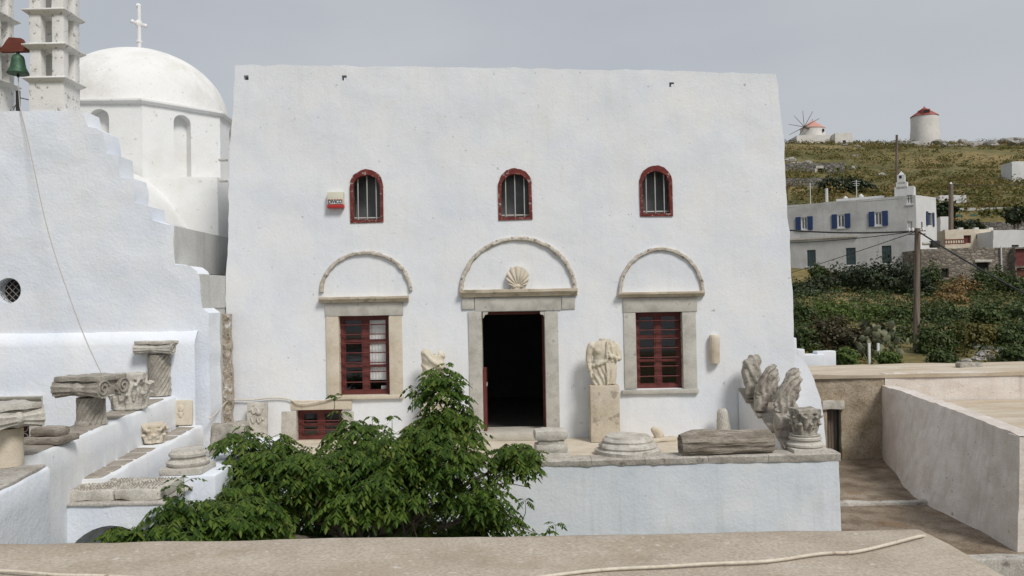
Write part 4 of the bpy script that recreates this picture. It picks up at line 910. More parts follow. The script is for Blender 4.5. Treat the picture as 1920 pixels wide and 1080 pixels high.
pd2 = thing('statue_pedestal', (p.x, 14.25, ZF), 'stone block under the broken torso behind the tree top', 'pedestal')
MB().stone(p.x - .22, p.x + .22, 14.05, 14.45, ZF, .78, .02, .008, 4, 4).build('pedestal_block', PEDEST, pd2)
mb = MB(); loft(mb, densify([(0, 0, 0, .21, .14), (.2, .0, 0, .205, .15), (.36, -.01, 0, .19, .14), (.5, -.015, 0, .205, .15), (.62, -.02, 0, .20, .13), (.70, -.03, 0, .17, .11), (.75, -.06, .0, .12, .08)]))
mb.ball((-.13, 0, .72), (.085, .08, .09)); mb.ball((.12, .0, .68), (.075, .07, .10)); mb.tube([(-.16, -.05, .74), (-.05, -.13, .62), (.1, -.15, .5), (.19, -.08, .42)], .03, 10)
carve('broken_torso', mb, TR((p.x - .01, 14.25, .778), rz=.1), STATUE, 'broken draped marble torso rising above the tree top left of the door', 'statue',
      lambda c, n: .012 * noise.noise(c * 9) + .02 * ridge(17 * (c.x * .6 + c.z * .9) + 2 * noise.noise(c * 4)) - .01 + (-.05 if c.z > .7 and abs(c.x - .02) < .06 else 0))
# sitting row of draped fragments on the ramp wall
def at_ramp(px, py, Y): q = P(px, py, Y); return (q.x, Y, max(rz_(Y) - .01, q.z if False else rz_(Y) - .01))
mb = MB(); loft(mb, densify([(0, .02, 0, .13, .10), (.2, .01, 0, .14, .12), (.4, -.01, 0, .165, .13), (.55, -.01, 0, .16, .13), (.66, .02, 0, .14, .11), (.73, .06, 0, .07, .06)])); mb.ball((-.1, -.03, .55), (.075, .09, .11)); mb.tube([(-.12, -.06, .5), (-.13, -.08, .3), (-.1, -.09, .08)], .05, 10); mb.tube([(.09, -.06, .5), (.1, -.1, .25), (.1, -.09, .02)], .05, 10)
carve('draped_figure', mb, TR(at_ramp(1411, 745, 14.25), rz=.15), BRST2 if False else OLDST, 'grey headless stone torso farthest back on the ramp wall', 'statue', lambda c, n: .012 * noise.noise(c * 12) + .024 * ridge(24 * c.x + 9 * c.z + 1.5 * noise.noise(c * 4)) - .01)
TANST = mat('tan_weathered_marble', [(.30, .27, .225), (.43, .39, .335), (.57, .535, .475)], 6, .9, .6, 60, .012, spots=((.13, .105, .085), 9, .56, .7), fine=.22)
def slabfig(px0, py0, px1, py1, w, Y, m, label, leg):
    a = P(px0, py0, Y); b = P(px1, py1, Y); a.y = b.y = Y; d = b - a; L = d.length; tilt = math.atan2(d.x, d.z); mb = MB(); M = TR((0, 0, 0), ry=tilt)
    rr = [(0, 0, 0, w * .62, .10), (.2 * L, 0, 0, w * .9, .125), (.45 * L, 0, 0, w, .13), (.7 * L, .0, 0, w * .93, .125), (.87 * L, .0, 0, w * .72, .10), (.96 * L, .0, 0, w * .45, .07), (L, .0, 0, w * .2, .04)]
    loft(mb, densify(rr)); mb.tube([(-w * .8, -.05, .1 * L), (-w * .85, -.09, .5 * L), (-w * .4, -.09, .88 * L), (w * .1, -.06, L)], [.035, .04, .035, .025], 10); mb.tube([(w * .75, -.05, .1 * L), (w * .85, -.08, .5 * L), (w * .5, -.08, .85 * L)], [.04, .045, .03], 10)
    for v in mb.v: pass
    mb.v = [M @ v for v in mb.v]
    if leg: loft(mb, densify([(-.12, leg, 0, .10, .09), (.1, leg, 0, .105, .095), (.32, leg + .02, 0, .10, .09)]))
    Mi = M.inverted()
    def fold(c, n):
        q = Mi @ c; k = .010 * noise.noise(c * 11) + .004 * noise.noise(c * 30)
        if leg and c.z < .18: return k + .010 * ridge(44 * c.x)
        return k + .026 * ridge(30 * (q.x + .12 * math.sin(q.z * 5)) + 1.1 * noise.noise(q * 4)) - .012
    me = remesh(mb, .008); displace(me, fold); me.transform(TR((a.x, Y, a.z), rz=.1)); finish(me, m, 70); tag(link(bpy.data.objects.new('draped_figure', me)), label, 'statue')
slabfig(1428, 756, 1450, 684, .155, 13.82, TANST, 'tan draped stone figure in the middle of the row on the ramp wall', -.02)
slabfig(1461, 774, 1495, 692, .15, 13.36, TANST, 'broad draped stone figure leaning right, nearest the front of the ramp wall', 0)
p = P(1470, 804, 13.16)
tag(MB().stone(-.16, .16, -.15, .15, 0, .34, .04, .02, 6, 5, TR((p.x + .01, 13.2, rz_(13.1) - .02), rx=sl * .6, ry=.1)).build('carved_block', TANST), 'small carved block propping the nearest draped figure', 'stone block')
# things on the front coping
zcop = -.03
def log():
    Mx = TR((P(1362, 829, 12.66).x, 12.66, .155), rz=rad(1.5)) @ Matrix.Rotation(math.pi / 2, 4, 'Y'); L = 1.42
    mb = MB(); pr = [(.002, -L / 2 + .1), (.12, -L / 2 + .08), (.19, -L / 2), (.2, -L / 2 + .06)] + [(.205 - .03 * t, -L / 2 + .1 + (L - .2) * t) for t in np.linspace(0, 1, 50)] + [(.165, L / 2 - .03), (.13, L / 2), (.002, L / 2 + .01)]
    mb.lathe(pr, 96, Mx, lambda t, z, r: r * (1 + .13 * noise.noise(Vector((math.cos(t) * 2.2, math.sin(t) * 2.2, z * 1.6))) + .06 * noise.noise(Vector((math.cos(t) * 9, math.sin(t) * 9, z * 2.5))) + .05 * noise.noise(Vector((math.cos(t) * 19, math.sin(t) * 19, z * 5)))) * (1 - .35 * max(0, math.cos(t - 3.4)) * max(0, (-z - .5) * 4)))
    tag(mb.build('fallen_column', BROWNST, None, 50), 'brown weathered column shaft lying on the terrace coping', 'column')
log()
p = P(1180, 862, 12.62); q8 = lambda t, z, r: r * (1 + (.05 * max(0, math.cos(4 * t + .4)) - .09 * max(0, math.cos(t + 1.1)) ** 24 if z < .09 else 0))
mb = MB().lathe([(.45, 0), (.485, .02), (.49, .085), (.455, .10), (.44, .115), (.455, .14), (.44, .175), (.405, .19), (.385, .21), (.395, .235), (.375, .262), (.345, .275), (.335, .30), (.25, .302), (.1, .292), (.002, .29)], 72, TR((p.x + .03, 12.96, zcop - .02)), q8, .022, 6, sub=.022)
tag(mb.build('column_base', PALEST, None, 45), 'wide round moulded column base lying on the coping below the statue', 'column base')
p = P(1034, 864, 12.62); mb = MB(); M = TR((p.x, 12.78, zcop - .03), rz=.05)
mb.stone(-.28, .28, -.2, .2, 0, .12, .02, .02, 6, 4, M); mb.stone(-.24, .25, -.18, .18, .11, .24, .05, .025, 6, 4, M); mb.stone(-.20, .20, -.15, .15, .22, .32, .03, .02, 6, 3, M); mb.stone(-.26, .25, -.19, .19, .30, .46, .06, .02, 6, 5, M, .008)
tag(mb.build('stacked_base', PALEST), 'square moulded base with rounded top block on the coping before the door', 'column base')
p = P(1514, 842, 12.68); column_base('column_base', (p.x, 12.78, zcop + .01), .56, .27, PALEST, 'square moulded base under a leaf capital at the terrace corner', .04, True, 48, .012, .72)
corinthian('leaf_capital', (p.x + .005, 12.78, zcop + .275), .33, .40, .40, .12, OLDST, 'dark weathered leaf capital at the right corner of the terrace', .01, .0095)

# ------------------------------------------------------------------ right hand alley, walls and flat roof
ZA = -1.2
V = []; Fc = []; nx, ny = 26, 44
for j in range(ny + 1):
    for i in range(nx + 1):
        x = 4.2 + 4.2 * i / nx; y = 11.2 + 6.9 * j / ny; V.append((x, y, ZA + .03 * noise.noise(Vector((x * 1.4, y * 1.4, 0))) + .012 * noise.noise(Vector((x * 7, y * 7, 2)))))
for j in range(ny):
    for i in range(nx): q = j * (nx + 1) + i; Fc.append((q, q + 1, q + nx + 2, q + nx + 1))
tag(mesh_obj('path', V, Fc, MOSSY, None, 180), kind='structure')
tag(MB().stone(4.2, 7.2, 10.95, 11.21, -3.2, ZA + .06, .04, .03, 3, 6, None, .01).build('path_retaining_wall', COPING), 'worn cement lip and wall at the near end of the path', 'wall')
tag(MB().stone(4.6, 7.55, 14.1, 14.28, ZA - .1, ZA + .05, .04, .035, 4, 6).build('path_step', COPING), 'low pale cement step crossing the mossy path', 'step')
rb = thing('flat_roofed_building', (9, 15, -1.2), 'low beige building with flat sandy roof and plain parapet at the right', 'building')
K = Vector((7.02, 11.45, 0)); Fp = Vector((8.0, 18.0, 0)); u = (K - Fp).normalized(); Lw = (K - Fp).length
# side wall seen from the alley: local x from far to near
n_ = Vector((-u.y, u.x, 0)); M = Matrix(((u.x, n_.x, 0, Fp.x), (u.y, n_.y, 0, Fp.y), (0, 0, 1, 0), (0, 0, 0, 1)))
bot = [(8.0, 18.0), (7.45, 16.3), (6.90, 14.55), (6.89, 12.9), (6.90, 11.45)]; top_ = [(8.0, 18.0), (7.80, 16.4), (7.56, 14.8), (7.28, 13.1), (6.98, 11.45)]
def poly_at(pl, t): q = t * (len(pl) - 1); i_ = min(int(q), len(pl) - 2); f = q - i_; return pl[i_][0] + (pl[i_ + 1][0] - pl[i_][0]) * f, pl[i_][1] + (pl[i_ + 1][1] - pl[i_][1]) * f
V = []; Fc = []; nu, nv = 64, 18
for a_ in range(nu + 1):
    for b_ in range(nv + 2):
        t = a_ / nu; w_ = min(b_, nv) / nv; B0 = poly_at(bot, t); T0 = poly_at(top_, t); x = B0[0] + (T0[0] - B0[0]) * w_; y = B0[1] + (T0[1] - B0[1]) * w_; z = ZA - .25 + w_ * (.65 - ZA + .0) - (0 if w_ < 1 else .0)
        j_ = .03 * noise.noise(Vector((x * 1.2, y * 1.2, z * 1.2))) + .012 * noise.noise(Vector((x * 4, y * 4, z * 4)))
        if b_ == nv: z += .02 * noise.noise(Vector((y * 3, 1, 1)))
        if b_ > nv: x += .28; z += .02 * noise.noise(Vector((y * 3, 1, 1)))
        V.append((x + j_, y, z))
m_ = nv + 2
for a_ in range(nu):
    for b_ in range(m_ - 1): Fc.append((a_ * m_ + b_, (a_ + 1) * m_ + b_, (a_ + 1) * m_ + b_ + 1, a_ * m_ + b_ + 1))
MB().add(V, Fc).build('alley_wall', SHADEW, rb, 50)
panel('front_wall', [(6.90, -3.2), (14, -3.2), (14, .38), (6.985, .38), (6.905, ZA - .2)], [], SHADEW, rb, 11.46, .28, step=.2, amp=.02, edge=.015)
MB().add([(7.2, 11.7, .04), (16, 11.7, .04), (22, 17.95, .04), (8.1, 17.95, .04)], [(0, 1, 2, 3)]).build('roof_floor', FLATROOF, rb)
V = [f2(1640, 690, 18), f2(1960, 700, 18)]
panel('rear_parapet', [(8.06, .02), (22, .02), (22, .62), (8.06, .64)], [], SHADEW, rb, 17.98, .3, step=.2, amp=.03, edge=.02)
bs = thing('stone_shed', (6.5, 18, ZA), 'low shed of brown rendered rubble with a narrow door and flat roof', 'building')
dd = RECT(1552, 767, 1578, 875, 18)
panel('rubble_wall', [(5.2, ZA - .2), (dd[0], ZA - .2), (dd[0], dd[3]), (dd[1], dd[3]), (dd[1], ZA - .2), (8.05, ZA - .2), (8.05, .6), (5.2, .6)], [], EARTHY, bs, 18.0, .35, step=.12, amp=.05, edge=.02)
r = RECT(1540, 751, 1581, 767, 18); MB().stone(r[0], r[1], 17.93, 18.2, r[2], r[3], .02, .02, 5, 4).build('door_lintel', PALEST, bs)
o = MB().box(dd[0] - .02, dd[1] - .06, 18.2, 18.25, ZA - .1, dd[3]).build('door', POLEW, bs)
for k in range(4): MB().box(dd[0] + .01 + k * .07, dd[0] + .065 + k * .07, 18.185, 18.199, ZA - .1, dd[3] - .01).build('plank', POLEW, o)
MB().box(dd[1] - .03, dd[1], 18.12, 18.26, ZA - .1, dd[3]).build('door_post', TEALP, bs)
V = []; Fc = []; nx, ny = 60, 10
for j in range(ny + 1):
    for i in range(nx + 1):
        x = 5.2 + 17 * i / nx; y = 17.93 + 2.5 * j / ny; V.append((x, y + (.03 * noise.noise(Vector((x * 2, 0, 0))) if j == 0 else 0), .645 + .03 * noise.noise(Vector((x * .8, y * .8, 0))) + .01 * noise.noise(Vector((x * 5, y * 5, 0)))))
for j in range(ny):
    for i in range(nx): q = j * (nx + 1) + i; Fc.append((q, q + 1, q + nx + 2, q + nx + 1))
b0 = len(V); V += [(V[i][0], V[i][1] + .02, .56) for i in range(nx + 1)]
Fc += [(i, b0 + i, b0 + i + 1, i + 1) for i in range(nx)]
MB().add(V, Fc).build('flat_roof', FLATROOF, bs, 50)
MB().box(5.2, 22, 20.2, 20.42, -3.2, .56).build('rear_wall', EARTHY, bs)
p = PZ(1818, 687, .67); tag(MB().stone(-.28, .28, -.12, .12, -.02, .11, .05, .05, 5, 4, TR((p.x, p.y, .66))).build('roof_stone', OLDST), 'flat dark stone lying on the far flat roof edge', 'stone')
sw = thing('stepped_parapet', (7.3, 22, 0), 'small white stepped parapet behind the museum corner', 'wall')
for (a, b, c, d) in ((1478, 633, 1495, 700), (1495, 655, 1509, 700), (1509, 665, 1548, 700), (1536, 659, 1571, 700)):
    r = RECT(a, b, c, d, 22); MB().stone(r[0], r[1], 22 + (a == 1536) * .12, 22.5, r[2] - .8, r[3], .03, .02, 2, 3).build('parapet_block', WHITE, sw)

# ------------------------------------------------------------------ garden, houses and hill beyond
def PL(px, py, A, u):
    d = ray(px, py); n = Vector((-u.y, u.x, 0)); t = (Vector((A.x, A.y, 0)) - Vector((EYE.x, EYE.y, 0))).dot(n) / d.dot(n); q = EYE + d * t
    return (q - Vector((A.x, A.y, 0))).dot(u), q.z
def frame(A, u): return Matrix(((u.x, -u.y, 0, A.x), (u.y, u.x, 0, A.y), (0, 0, 1, 0), (0, 0, 0, 1)))
def lrect(x0, y0, x1, y1, A, u): a = PL(x0, y0, A, u); b = PL(x1, y1, A, u); return (a[0], b[0], b[1], a[1])
A = Vector((14, 63.5, 0)); B = Vector((27.0, 55.0, 0)); Cc = Vector((30.1, 58.4, 0)); uh = (B - A).normalized(); Lh = (B - A).length; us = (Cc - B).normalized(); Ls = (Cc - B).length
ho = thing('two_storey_house', (27, 55, 3), 'long two-storey white house with shade-greyed front and blue shutters below the hill', 'house')
Mh = frame(A, uh); Ms = frame(B, us)
shut = [(1502, 408, 1514, 430), (1570, 403, 1584, 426), (1640, 398, 1654, 422)]; small = [(1700, 366, 1711, 382), (1701, 415, 1711, 430)]; low = [(1513, 469, 1530, 499), (1586, 465, 1605, 496), (1653, 461, 1672, 493)]
def zrow(r): return r
rs = [lrect(*q, A, uh) for q in shut]; rm = [lrect(*q, A, uh) for q in small]; rlw = [lrect(*q, A, uh) for q in low]
zt = PL(1722, 365, A, uh)[1]; zt0 = zt
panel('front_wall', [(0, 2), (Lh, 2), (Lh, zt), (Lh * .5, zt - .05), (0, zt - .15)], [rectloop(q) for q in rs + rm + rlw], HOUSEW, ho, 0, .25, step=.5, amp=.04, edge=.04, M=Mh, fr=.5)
for q, kind in [(q, 's') for q in rs] + [(q, 'm') for q in rm] + [(q, 'l') for q in rlw]:
    x0, x1, z0, z1 = q; w = .07
    fm = {'s': WFRAME, 'm': WFRAME, 'l': TEALP}[kind]; mb = MB(); lo = [(x0, z0), (x1, z0), (x1, z1), (x0, z1)]; li = [(x0 + w, z0 + w), (x1 - w, z0 + w), (x1 - w, z1 - w), (x0 + w, z1 - w)]
    ringband(lo, li, .06, .12, mb); cxm = (x0 + x1) / 2; mb.box(cxm - .05, cxm + .05, .07, .11, z0 + w, z1 - w)
    if kind == 'l':
        for t in (.36, .68): mb.box(x0 + w, x1 - w, .075, .105, z0 + (z1 - z0) * t - .03, z0 + (z1 - z0) * t + .03)
    o = MB().add([Mh @ v for v in mb.v], mb.f).build('window', fm, ho, 30)
    MB().box(x0 + w, x1 - w, .1, .102, z0 + w, z1 - w, Mh).build('pane', PANE, o)
    MB().box(x0 - .08, x1 + .08, -.06, .1, z0 - .1, z0 - .003, Mh).build('sill', HOUSEL, o)
    if kind == 's':
        for a, b in ((x0 - .38, x0 - .02), (x1 + .02, x1 + .38)):
            sh = MB().box(a, b, -.07, -.03, z0 - .05, z1 + .05, Mh).build('shutter', BLUEP, o)
r = lrect(1484, 449, 1612, 530, A, uh); MB().box(r[0] - 3, r[1], -.14, -.02, 2, r[3], Mh).build('lower_render', HOUSEL, ho) if False else None
MB().box(r[0] - 3, r[1], -.16, -.045, r[3] - .06, r[3] + .06, Mh).build('string_course', PALEST, ho)
ws = [lrect(1739, 398, 1748, 423, B, us), lrect(1727, 416, 1731, 430, B, us)]
zs1 = PL(1760, 372, B, us)[1]
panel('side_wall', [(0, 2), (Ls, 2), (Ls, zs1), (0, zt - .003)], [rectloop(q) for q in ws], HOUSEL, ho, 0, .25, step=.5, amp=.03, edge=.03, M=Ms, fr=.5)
for i, q in enumerate(ws):
    o = MB().box(q[0], q[1], .1, .13, q[2], q[3], Ms).build('window', PANE, ho)
    if i == 0:
        for a, b in ((q[0] - .35, q[0] - .02), (q[1] + .02, q[1] + .35)): MB().box(a, b, -.07, -.03, q[2] - .05, q[3] + .05, Ms).build('shutter', BLUEP, o)
nb = Vector((-uh.y, uh.x, 0)); D = Cc + (A - B)
MB().add([(A.x, A.y, zt - .25), (B.x, B.y, zt - .15), (Cc.x, Cc.y, zs1 - .15), (D.x, D.y, zt - .25)], [(0, 1, 2, 3)]).build('flat_roof', HOUSEL, ho)
MB().add([(Cc.x, Cc.y, 2), (D.x, D.y, 2), (D.x, D.y, zt - .2), (Cc.x, Cc.y, zs1)], [(0, 1, 2, 3)]).build('rear_wall', HOUSEL, ho)
mb = MB(); rr = lrect(1675, 344, 1712, 368, A, uh)
for (a, b, c, d) in ((1675, 350, 1712, 367), (1678, 341, 1699, 352), (1680, 327, 1695, 343)):
    q = lrect(a, b, c, d, A, uh); mb.box(q[0], q[1], .4, .4 + (q[1] - q[0]) * .8, q[2], q[3], Mh)
q = lrect(1680, 319, 1695, 328, A, uh); cxm = (q[0] + q[1]) / 2; mb.add([Mh @ Vector(v) for v in ((q[0], .4, q[2]), (q[1], .4, q[2]), (q[1], .9, q[2]), (q[0], .9, q[2]), (cxm, .65, q[3]))], [(0, 1, 4), (1, 2, 4), (2, 3, 4), (3, 0, 4)])
o = mb.build('chimney', HOUSEL, ho); q = lrect(1684, 328, 1689, 333, A, uh); MB().box(q[0], q[1], .39, .42, q[2], q[3], Mh).build('flue_hole', BLACKH, o)
for px_, py_, h_ in ((1577, 365, 12), (1607, 363, 10)):
    q = PL(px_, py_ + h_, A, uh); p3 = Mh @ Vector((q[0], 1.5, q[1])); MB().lathe([(.25, -.5), (.22, .1), (.16, .2), (.17, .35), (.02, .5)], 12, TR(p3)).build('chimney_pot', HOUSEL, ho)
q = PL(1543, 378, A, uh); p3 = Mh @ Vector((q[0], 1.2, q[1])); MB().tube([p3 + Vector((0, 0, -.4)), p3 + Vector((0, 0, 1.05))], .11, 8).build('vent_pipe', GREYPL, ho)
for px_, h_, lab in ((1507, 2.0, 'thin aerial pole at the left of the shuttered house roof'), (1596, 1.9, 'thin aerial pole in the middle of the shuttered house roof')):
    q = PL(px_, 380, A, uh); p3 = Mh @ Vector((q[0], 2.0, zt - .3)); an = thing('roof_aerial', tuple(p3), lab, 'aerial', 'roof aerials'); MB().tube([p3, p3 + Vector((0, 0, h_))], .03, 6).build('mast', GREYPL, an)
    for k_ in range(3): MB().tube([p3 + Vector((-.3 + .05 * k_, 0, h_ - .1 - .15 * k_)), p3 + Vector((.3 - .05 * k_, 0, h_ - .1 - .15 * k_))], .012, 5).build('aerial_rod', GREYPL, an)
q = lrect(1562, 371, 1652, 378, A, uh); MB().box(q[0], q[1], 1.0, 1.3, q[2] - .3, q[3], Mh).build('roof_parapet', HOUSEL, ho)

def block(name, label, cat, x0, y0, x1, y1, Y, dep, m, wins=(), zlow=None, rz=0, wm_=PANE):
    r = RECT(x0, y0, x1, y1, Y); o = thing(name, ((r[0] + r[1]) / 2, Y, r[2]), label, cat); zl = zlow if zlow is not None else r[2] - 1.5
    panel('front_wall', [(r[0], zl), (r[1], zl), (r[1], r[3]), (r[0], r[3])], [rectloop(RECT(*w, Y)) for w in wins], m, o, Y, .3, step=max(.4, (r[1] - r[0]) / 14), amp=.05, edge=.06, fr=.5)
    MB().box(r[0], r[1], Y + .3, Y + dep, zl, r[3] - .06).build('rear_body', m, o)
    for w in wins:
        q = RECT(*w, Y); MB().box(q[0], q[1], Y + .18, Y + .2, q[2], q[3]).build('opening', wm_, o)
    return o
block('white_cube_house', 'small plain white cube house behind the shuttered house', 'house', 1762, 366, 1812, 392, 76, 4, HOUSEL)
block('white_outhouse', 'narrow white outhouse wall right of the shuttered house', 'outhouse', 1763, 406, 1780, 436, 64, 2.5, HOUSEL)
block('garden_wall', 'long pale plastered garden wall above the stone terrace', 'wall', 1785, 389, 1960, 416, 72, .5, HOUSEW)
block('dry_stone_wall', 'low grey dry stone wall under the garden wall', 'wall', 1785, 416, 1960, 430, 68, .8, DRYST)
o = block('ochre_house', 'low cream stone house with red window and terrace railing', 'house', 1772, 430, 1862, 466, 60, 3, CREAM, [(1807, 441, 1821, 456), (1830, 440, 1840, 448)], wm_=REDWOOD)
for px_ in (1801, 1830, 1857):
    q = P(px_, 431, 60.2); MB().box(q.x - .15, q.x + .15, 60.1, 60.4, q.z - .1, q.z + .16).build('roof_stub', HOUSEL, o)
ra = thing('terrace_railing', tuple(P(1790, 457, 58.5)), 'rusty brown balustrade in front of the low cream house', 'railing')
a, b = P(1772, 450, 58.5), P(1810, 449, 58.5); lo = -.28
MB().tube([a, b], .05, 6).build('top_rail', YOKE, ra); MB().tube([a + Vector((0, 0, lo)), b + Vector((0, 0, lo))], .04, 6).build('bottom_rail', YOKE, ra)
for k in range(9): q = a.lerp(b, k / 8); MB().tube([q, q + Vector((0, 0, lo))], .03, 5).build('baluster', YOKE, ra)
block('white_house', 'bright white plain house wall at the right edge', 'house', 1862, 431, 1985, 468, 58, 5, HOUSEL, [(1897, 459, 1911, 463)], wm_=TEALP)
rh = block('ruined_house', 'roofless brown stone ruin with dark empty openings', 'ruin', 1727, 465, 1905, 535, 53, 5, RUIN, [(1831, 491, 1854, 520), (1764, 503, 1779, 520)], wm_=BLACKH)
r = RECT(1826, 487, 1858, 492, 53); MB().stone(r[0], r[1], 52.85, 53.2, r[2], r[3], .03, .03, 2, 2).build('lintel', PALEST, rh)
q = P(1877, 462, 52.9); MB().tube([q, q + Vector((0, 0, -1.85))], .045, 6).build('drain_pipe', HOUSEL, rh)
block('brick_shed', 'red brick panelled shed at the right edge beside the ruin', 'shed', 1904, 463, 1985, 530, 52.5, 4, RUIN, [(1904, 466, 1960, 498), (1906, 502, 1960, 520)], wm_=REDWOOD)
block('hill_house', 'tall white house cut by the right edge on the hillside', 'house', 1898, 302, 1985, 380, 98, 2.2, HOUSEL, [(1912, 356, 1919, 366)], zlow=8)
hut = block('stone_hut', 'grey dry stone hut with a pale door frame on the slope', 'hut', 1440, 306, 1584, 333, 112, 6, DRYST, [(1532, 316, 1541, 331), (1569, 315, 1573, 320)], wm_=BLACKH)
r = RECT(1529, 311, 1543, 316, 112); MB().box(r[0], r[1], 111.8, 112.1, r[2], r[3]).build('lintel', PALEST, hut)
r = RECT(1527, 316, 1532, 331, 112); MB().box(r[0], r[1], 111.85, 112.1, r[2], r[3]).build('jamb', PALEST, hut)
block('terrace_stone_wall', 'dark dry stone terrace wall below the stone hut', 'wall', 1440, 334, 1546, 368, 92, 1.2, DRYST)
# windmills
def windmill(px0, px1, ytop, ybase, ycap, Y, capm, label, sails=False, dormer=False):
    c = P((px0 + px1) / 2, ybase, Y); rr = (px1 - px0) / 2 * Y / FPX; h = (ybase - ytop) * Y / FPX; hc = (ytop - ycap) * Y / FPX
    o = thing('windmill', (c.x, Y, c.z), label, 'windmill')
    MB().lathe([(rr * 1.02, -2), (rr * 1.02, 0), (rr * .97, h * .6), (rr * .95, h), (rr * .9, h + .02)], 40, TR((c.x, Y, c.z)), None, .12, .5, sub=.6).build('tower', MILLW, o)
    MB().lathe([(rr * .99, h - .25), (rr * .99, h - .1), (rr * .5, h + hc * .55), (.05, h + hc + .3)], 32, TR((c.x, Y, c.z))).build('cap', capm, o, 80)
    MB().lathe([(.12, h + hc - .1), (.06, h + hc + .5)], 6, TR((c.x, Y, c.z))).build('finial', WIRE, o)
    if dormer:
        M = TR((c.x, Y, c.z)); w = rr * .28
        MB().box(-rr * .55, -rr * .55 + w * 2, -rr * .86, -rr * .1, h + .05, h + hc * .62, M).build('dormer', capm, o)
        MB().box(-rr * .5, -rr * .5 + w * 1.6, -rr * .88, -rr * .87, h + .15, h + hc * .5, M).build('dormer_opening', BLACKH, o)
        MB().box(rr * .86, rr * .98, -.3, .3, h - .8, h + .05, M).build('bracket', MILLW, o)
    if sails:
        hb = P(1508, 238, Y - rr - 1.2); ax = Vector((c.x, Y, hb.z + .2))
        MB().tube([hb, ax], .28, 8).build('shaft', POLEW, o)
        ux = Vector((ax.y - hb.y, -(ax.x - hb.x), 0)).normalized(); ux = Vector((.75, -.66, 0)).normalized()
        for a in (12, 48, 84, 118, 152, 190, 224):
            t = rad(a + 10); d = ux * math.cos(t) + Vector((0, 0, 1)) * math.sin(t); MB().tube([hb, hb + d * 3.4], [.07, .04], 6).build('sail_spar', POLEW, o)
        MB().box(c.x + rr * .5, c.x + rr * .62, Y - rr * .92, Y - rr * .6, c.z + h * .5, c.z + h * .75).build('window', BLACKH, o)
    return o
windmill(1501, 1547, 240, 262, 228, 172, PINKCAP, 'small windmill with bare spars and faded pink cap on the ridge', True)
windmill(1709.5, 1759, 217, 257, 203, 172, REDCAP, 'round white windmill tower with dark red conical cap on the ridge', False, True)
mo = block('mill_annex', 'low white annex with parapet below the sparred windmill', 'outbuilding', 1494, 253, 1566, 272, 168, 5, MILLW)
block('mill_cottage', 'small white cottage with a dark blue door beside the windmill', 'cottage', 1566, 249, 1599, 277, 166, 5, MILLW, [(1580, 263, 1586, 276)], wm_=BLUEP)
# rocks on the ridge
def rockmesh(seed):
    bm = bmesh.new(); bmesh.ops.create_icosphere(bm, subdivisions=2, radius=1)
    for v in bm.verts: v.co = Vector((v.co.x, v.co.y * .8, v.co.z * .55)) * (1 + .45 * noise.noise(v.co * 1.3 + Vector((seed * 7, 0, 0))) + .2 * noise.noise(v.co * 3 + Vector((seed * 3, 0, 0))))
    me = bpy.data.meshes.new('rock'); bm.to_mesh(me); bm.free(); finish(me, ROCK, smooth=False); return me
RM = [rockmesh(k) for k in range(6)]
def rocks(n, x0, x1, yy, Yr, s, label, group):
    for k in range(n):
        px_ = random.uniform(x0, x1); Y = random.uniform(*Yr); X = P(px_, 260, Y).x
        o = bpy.data.objects.new('rock', random.choice(RM)); q = random.uniform(*s); o.scale = (q, q, q * random.uniform(.6, 1.1)); o.rotation_euler = (random.uniform(-.3, .3), random.uniform(-.3, .3), random.uniform(0, 6)); o.location = (X, Y, ground_z(X, Y) + q * .12); COL.objects.link(o); tag(o, label, 'rock', group)
rocks(34, 1655, 1830, 0, (158, 172), (.5, 1.6), 'pale limestone rock on the ridge around the red-capped windmill', 'rocks around the red-capped windmill')
rocks(22, 1855, 1940, 0, (160, 171), (.5, 1.7), 'pale limestone rock on the ridge at the far right', 'rocks on the right end of the ridge')
rocks(18, 1475, 1520, 0, (116, 132), (.4, .9), 'grey limestone rock on the slope above the stone hut', 'rocks above the stone hut')
rocks(12, 1560, 1700, 0, (110, 160), (.3, .7), 'lone limestone rock scattered on the grassy slope', 'scattered rocks on the slope')
rocks(40, 1800, 1885, 0, (28, 33), (.10, .26), 'grey rubble stone in the heap among the garden shrubs', 'rubble heap among the shrubs')
# scrub on the hill: too many tufts to count
bl = []
for k in range(3200):
    Y = random.uniform(70, 178); px_ = random.uniform(1390, 2050); X = P(px_, 300, Y).x; s = random.uniform(.3, 1.15) * (1.6 if random.random() < .12 else 1)
    if noise.noise(Vector((X * .06, Y * .06, 3))) < -.22: continue
    bl.append(((X, Y, ground_z(X, Y) + .1 * s), (s, s, s * .55)))
nA = len(bl) // 2
tag(leafmass('hillside_scrub', bl[:nA], 24000, .30, L_HILLG), 'low green scrub covering the hillside', 'scrub', kind='stuff')
tag(leafmass('hillside_dry_grass', bl[nA:int(nA * 1.6)], 14000, .30, L_HILLD), 'dry ochre grass clumps on the hillside', 'grass', kind='stuff')
tag(leafmass('hillside_dark_shrubs', bl[int(nA * 1.6):], 15000, .30, L_HILLY), 'olive low shrubs on the hillside', 'scrub', kind='stuff')
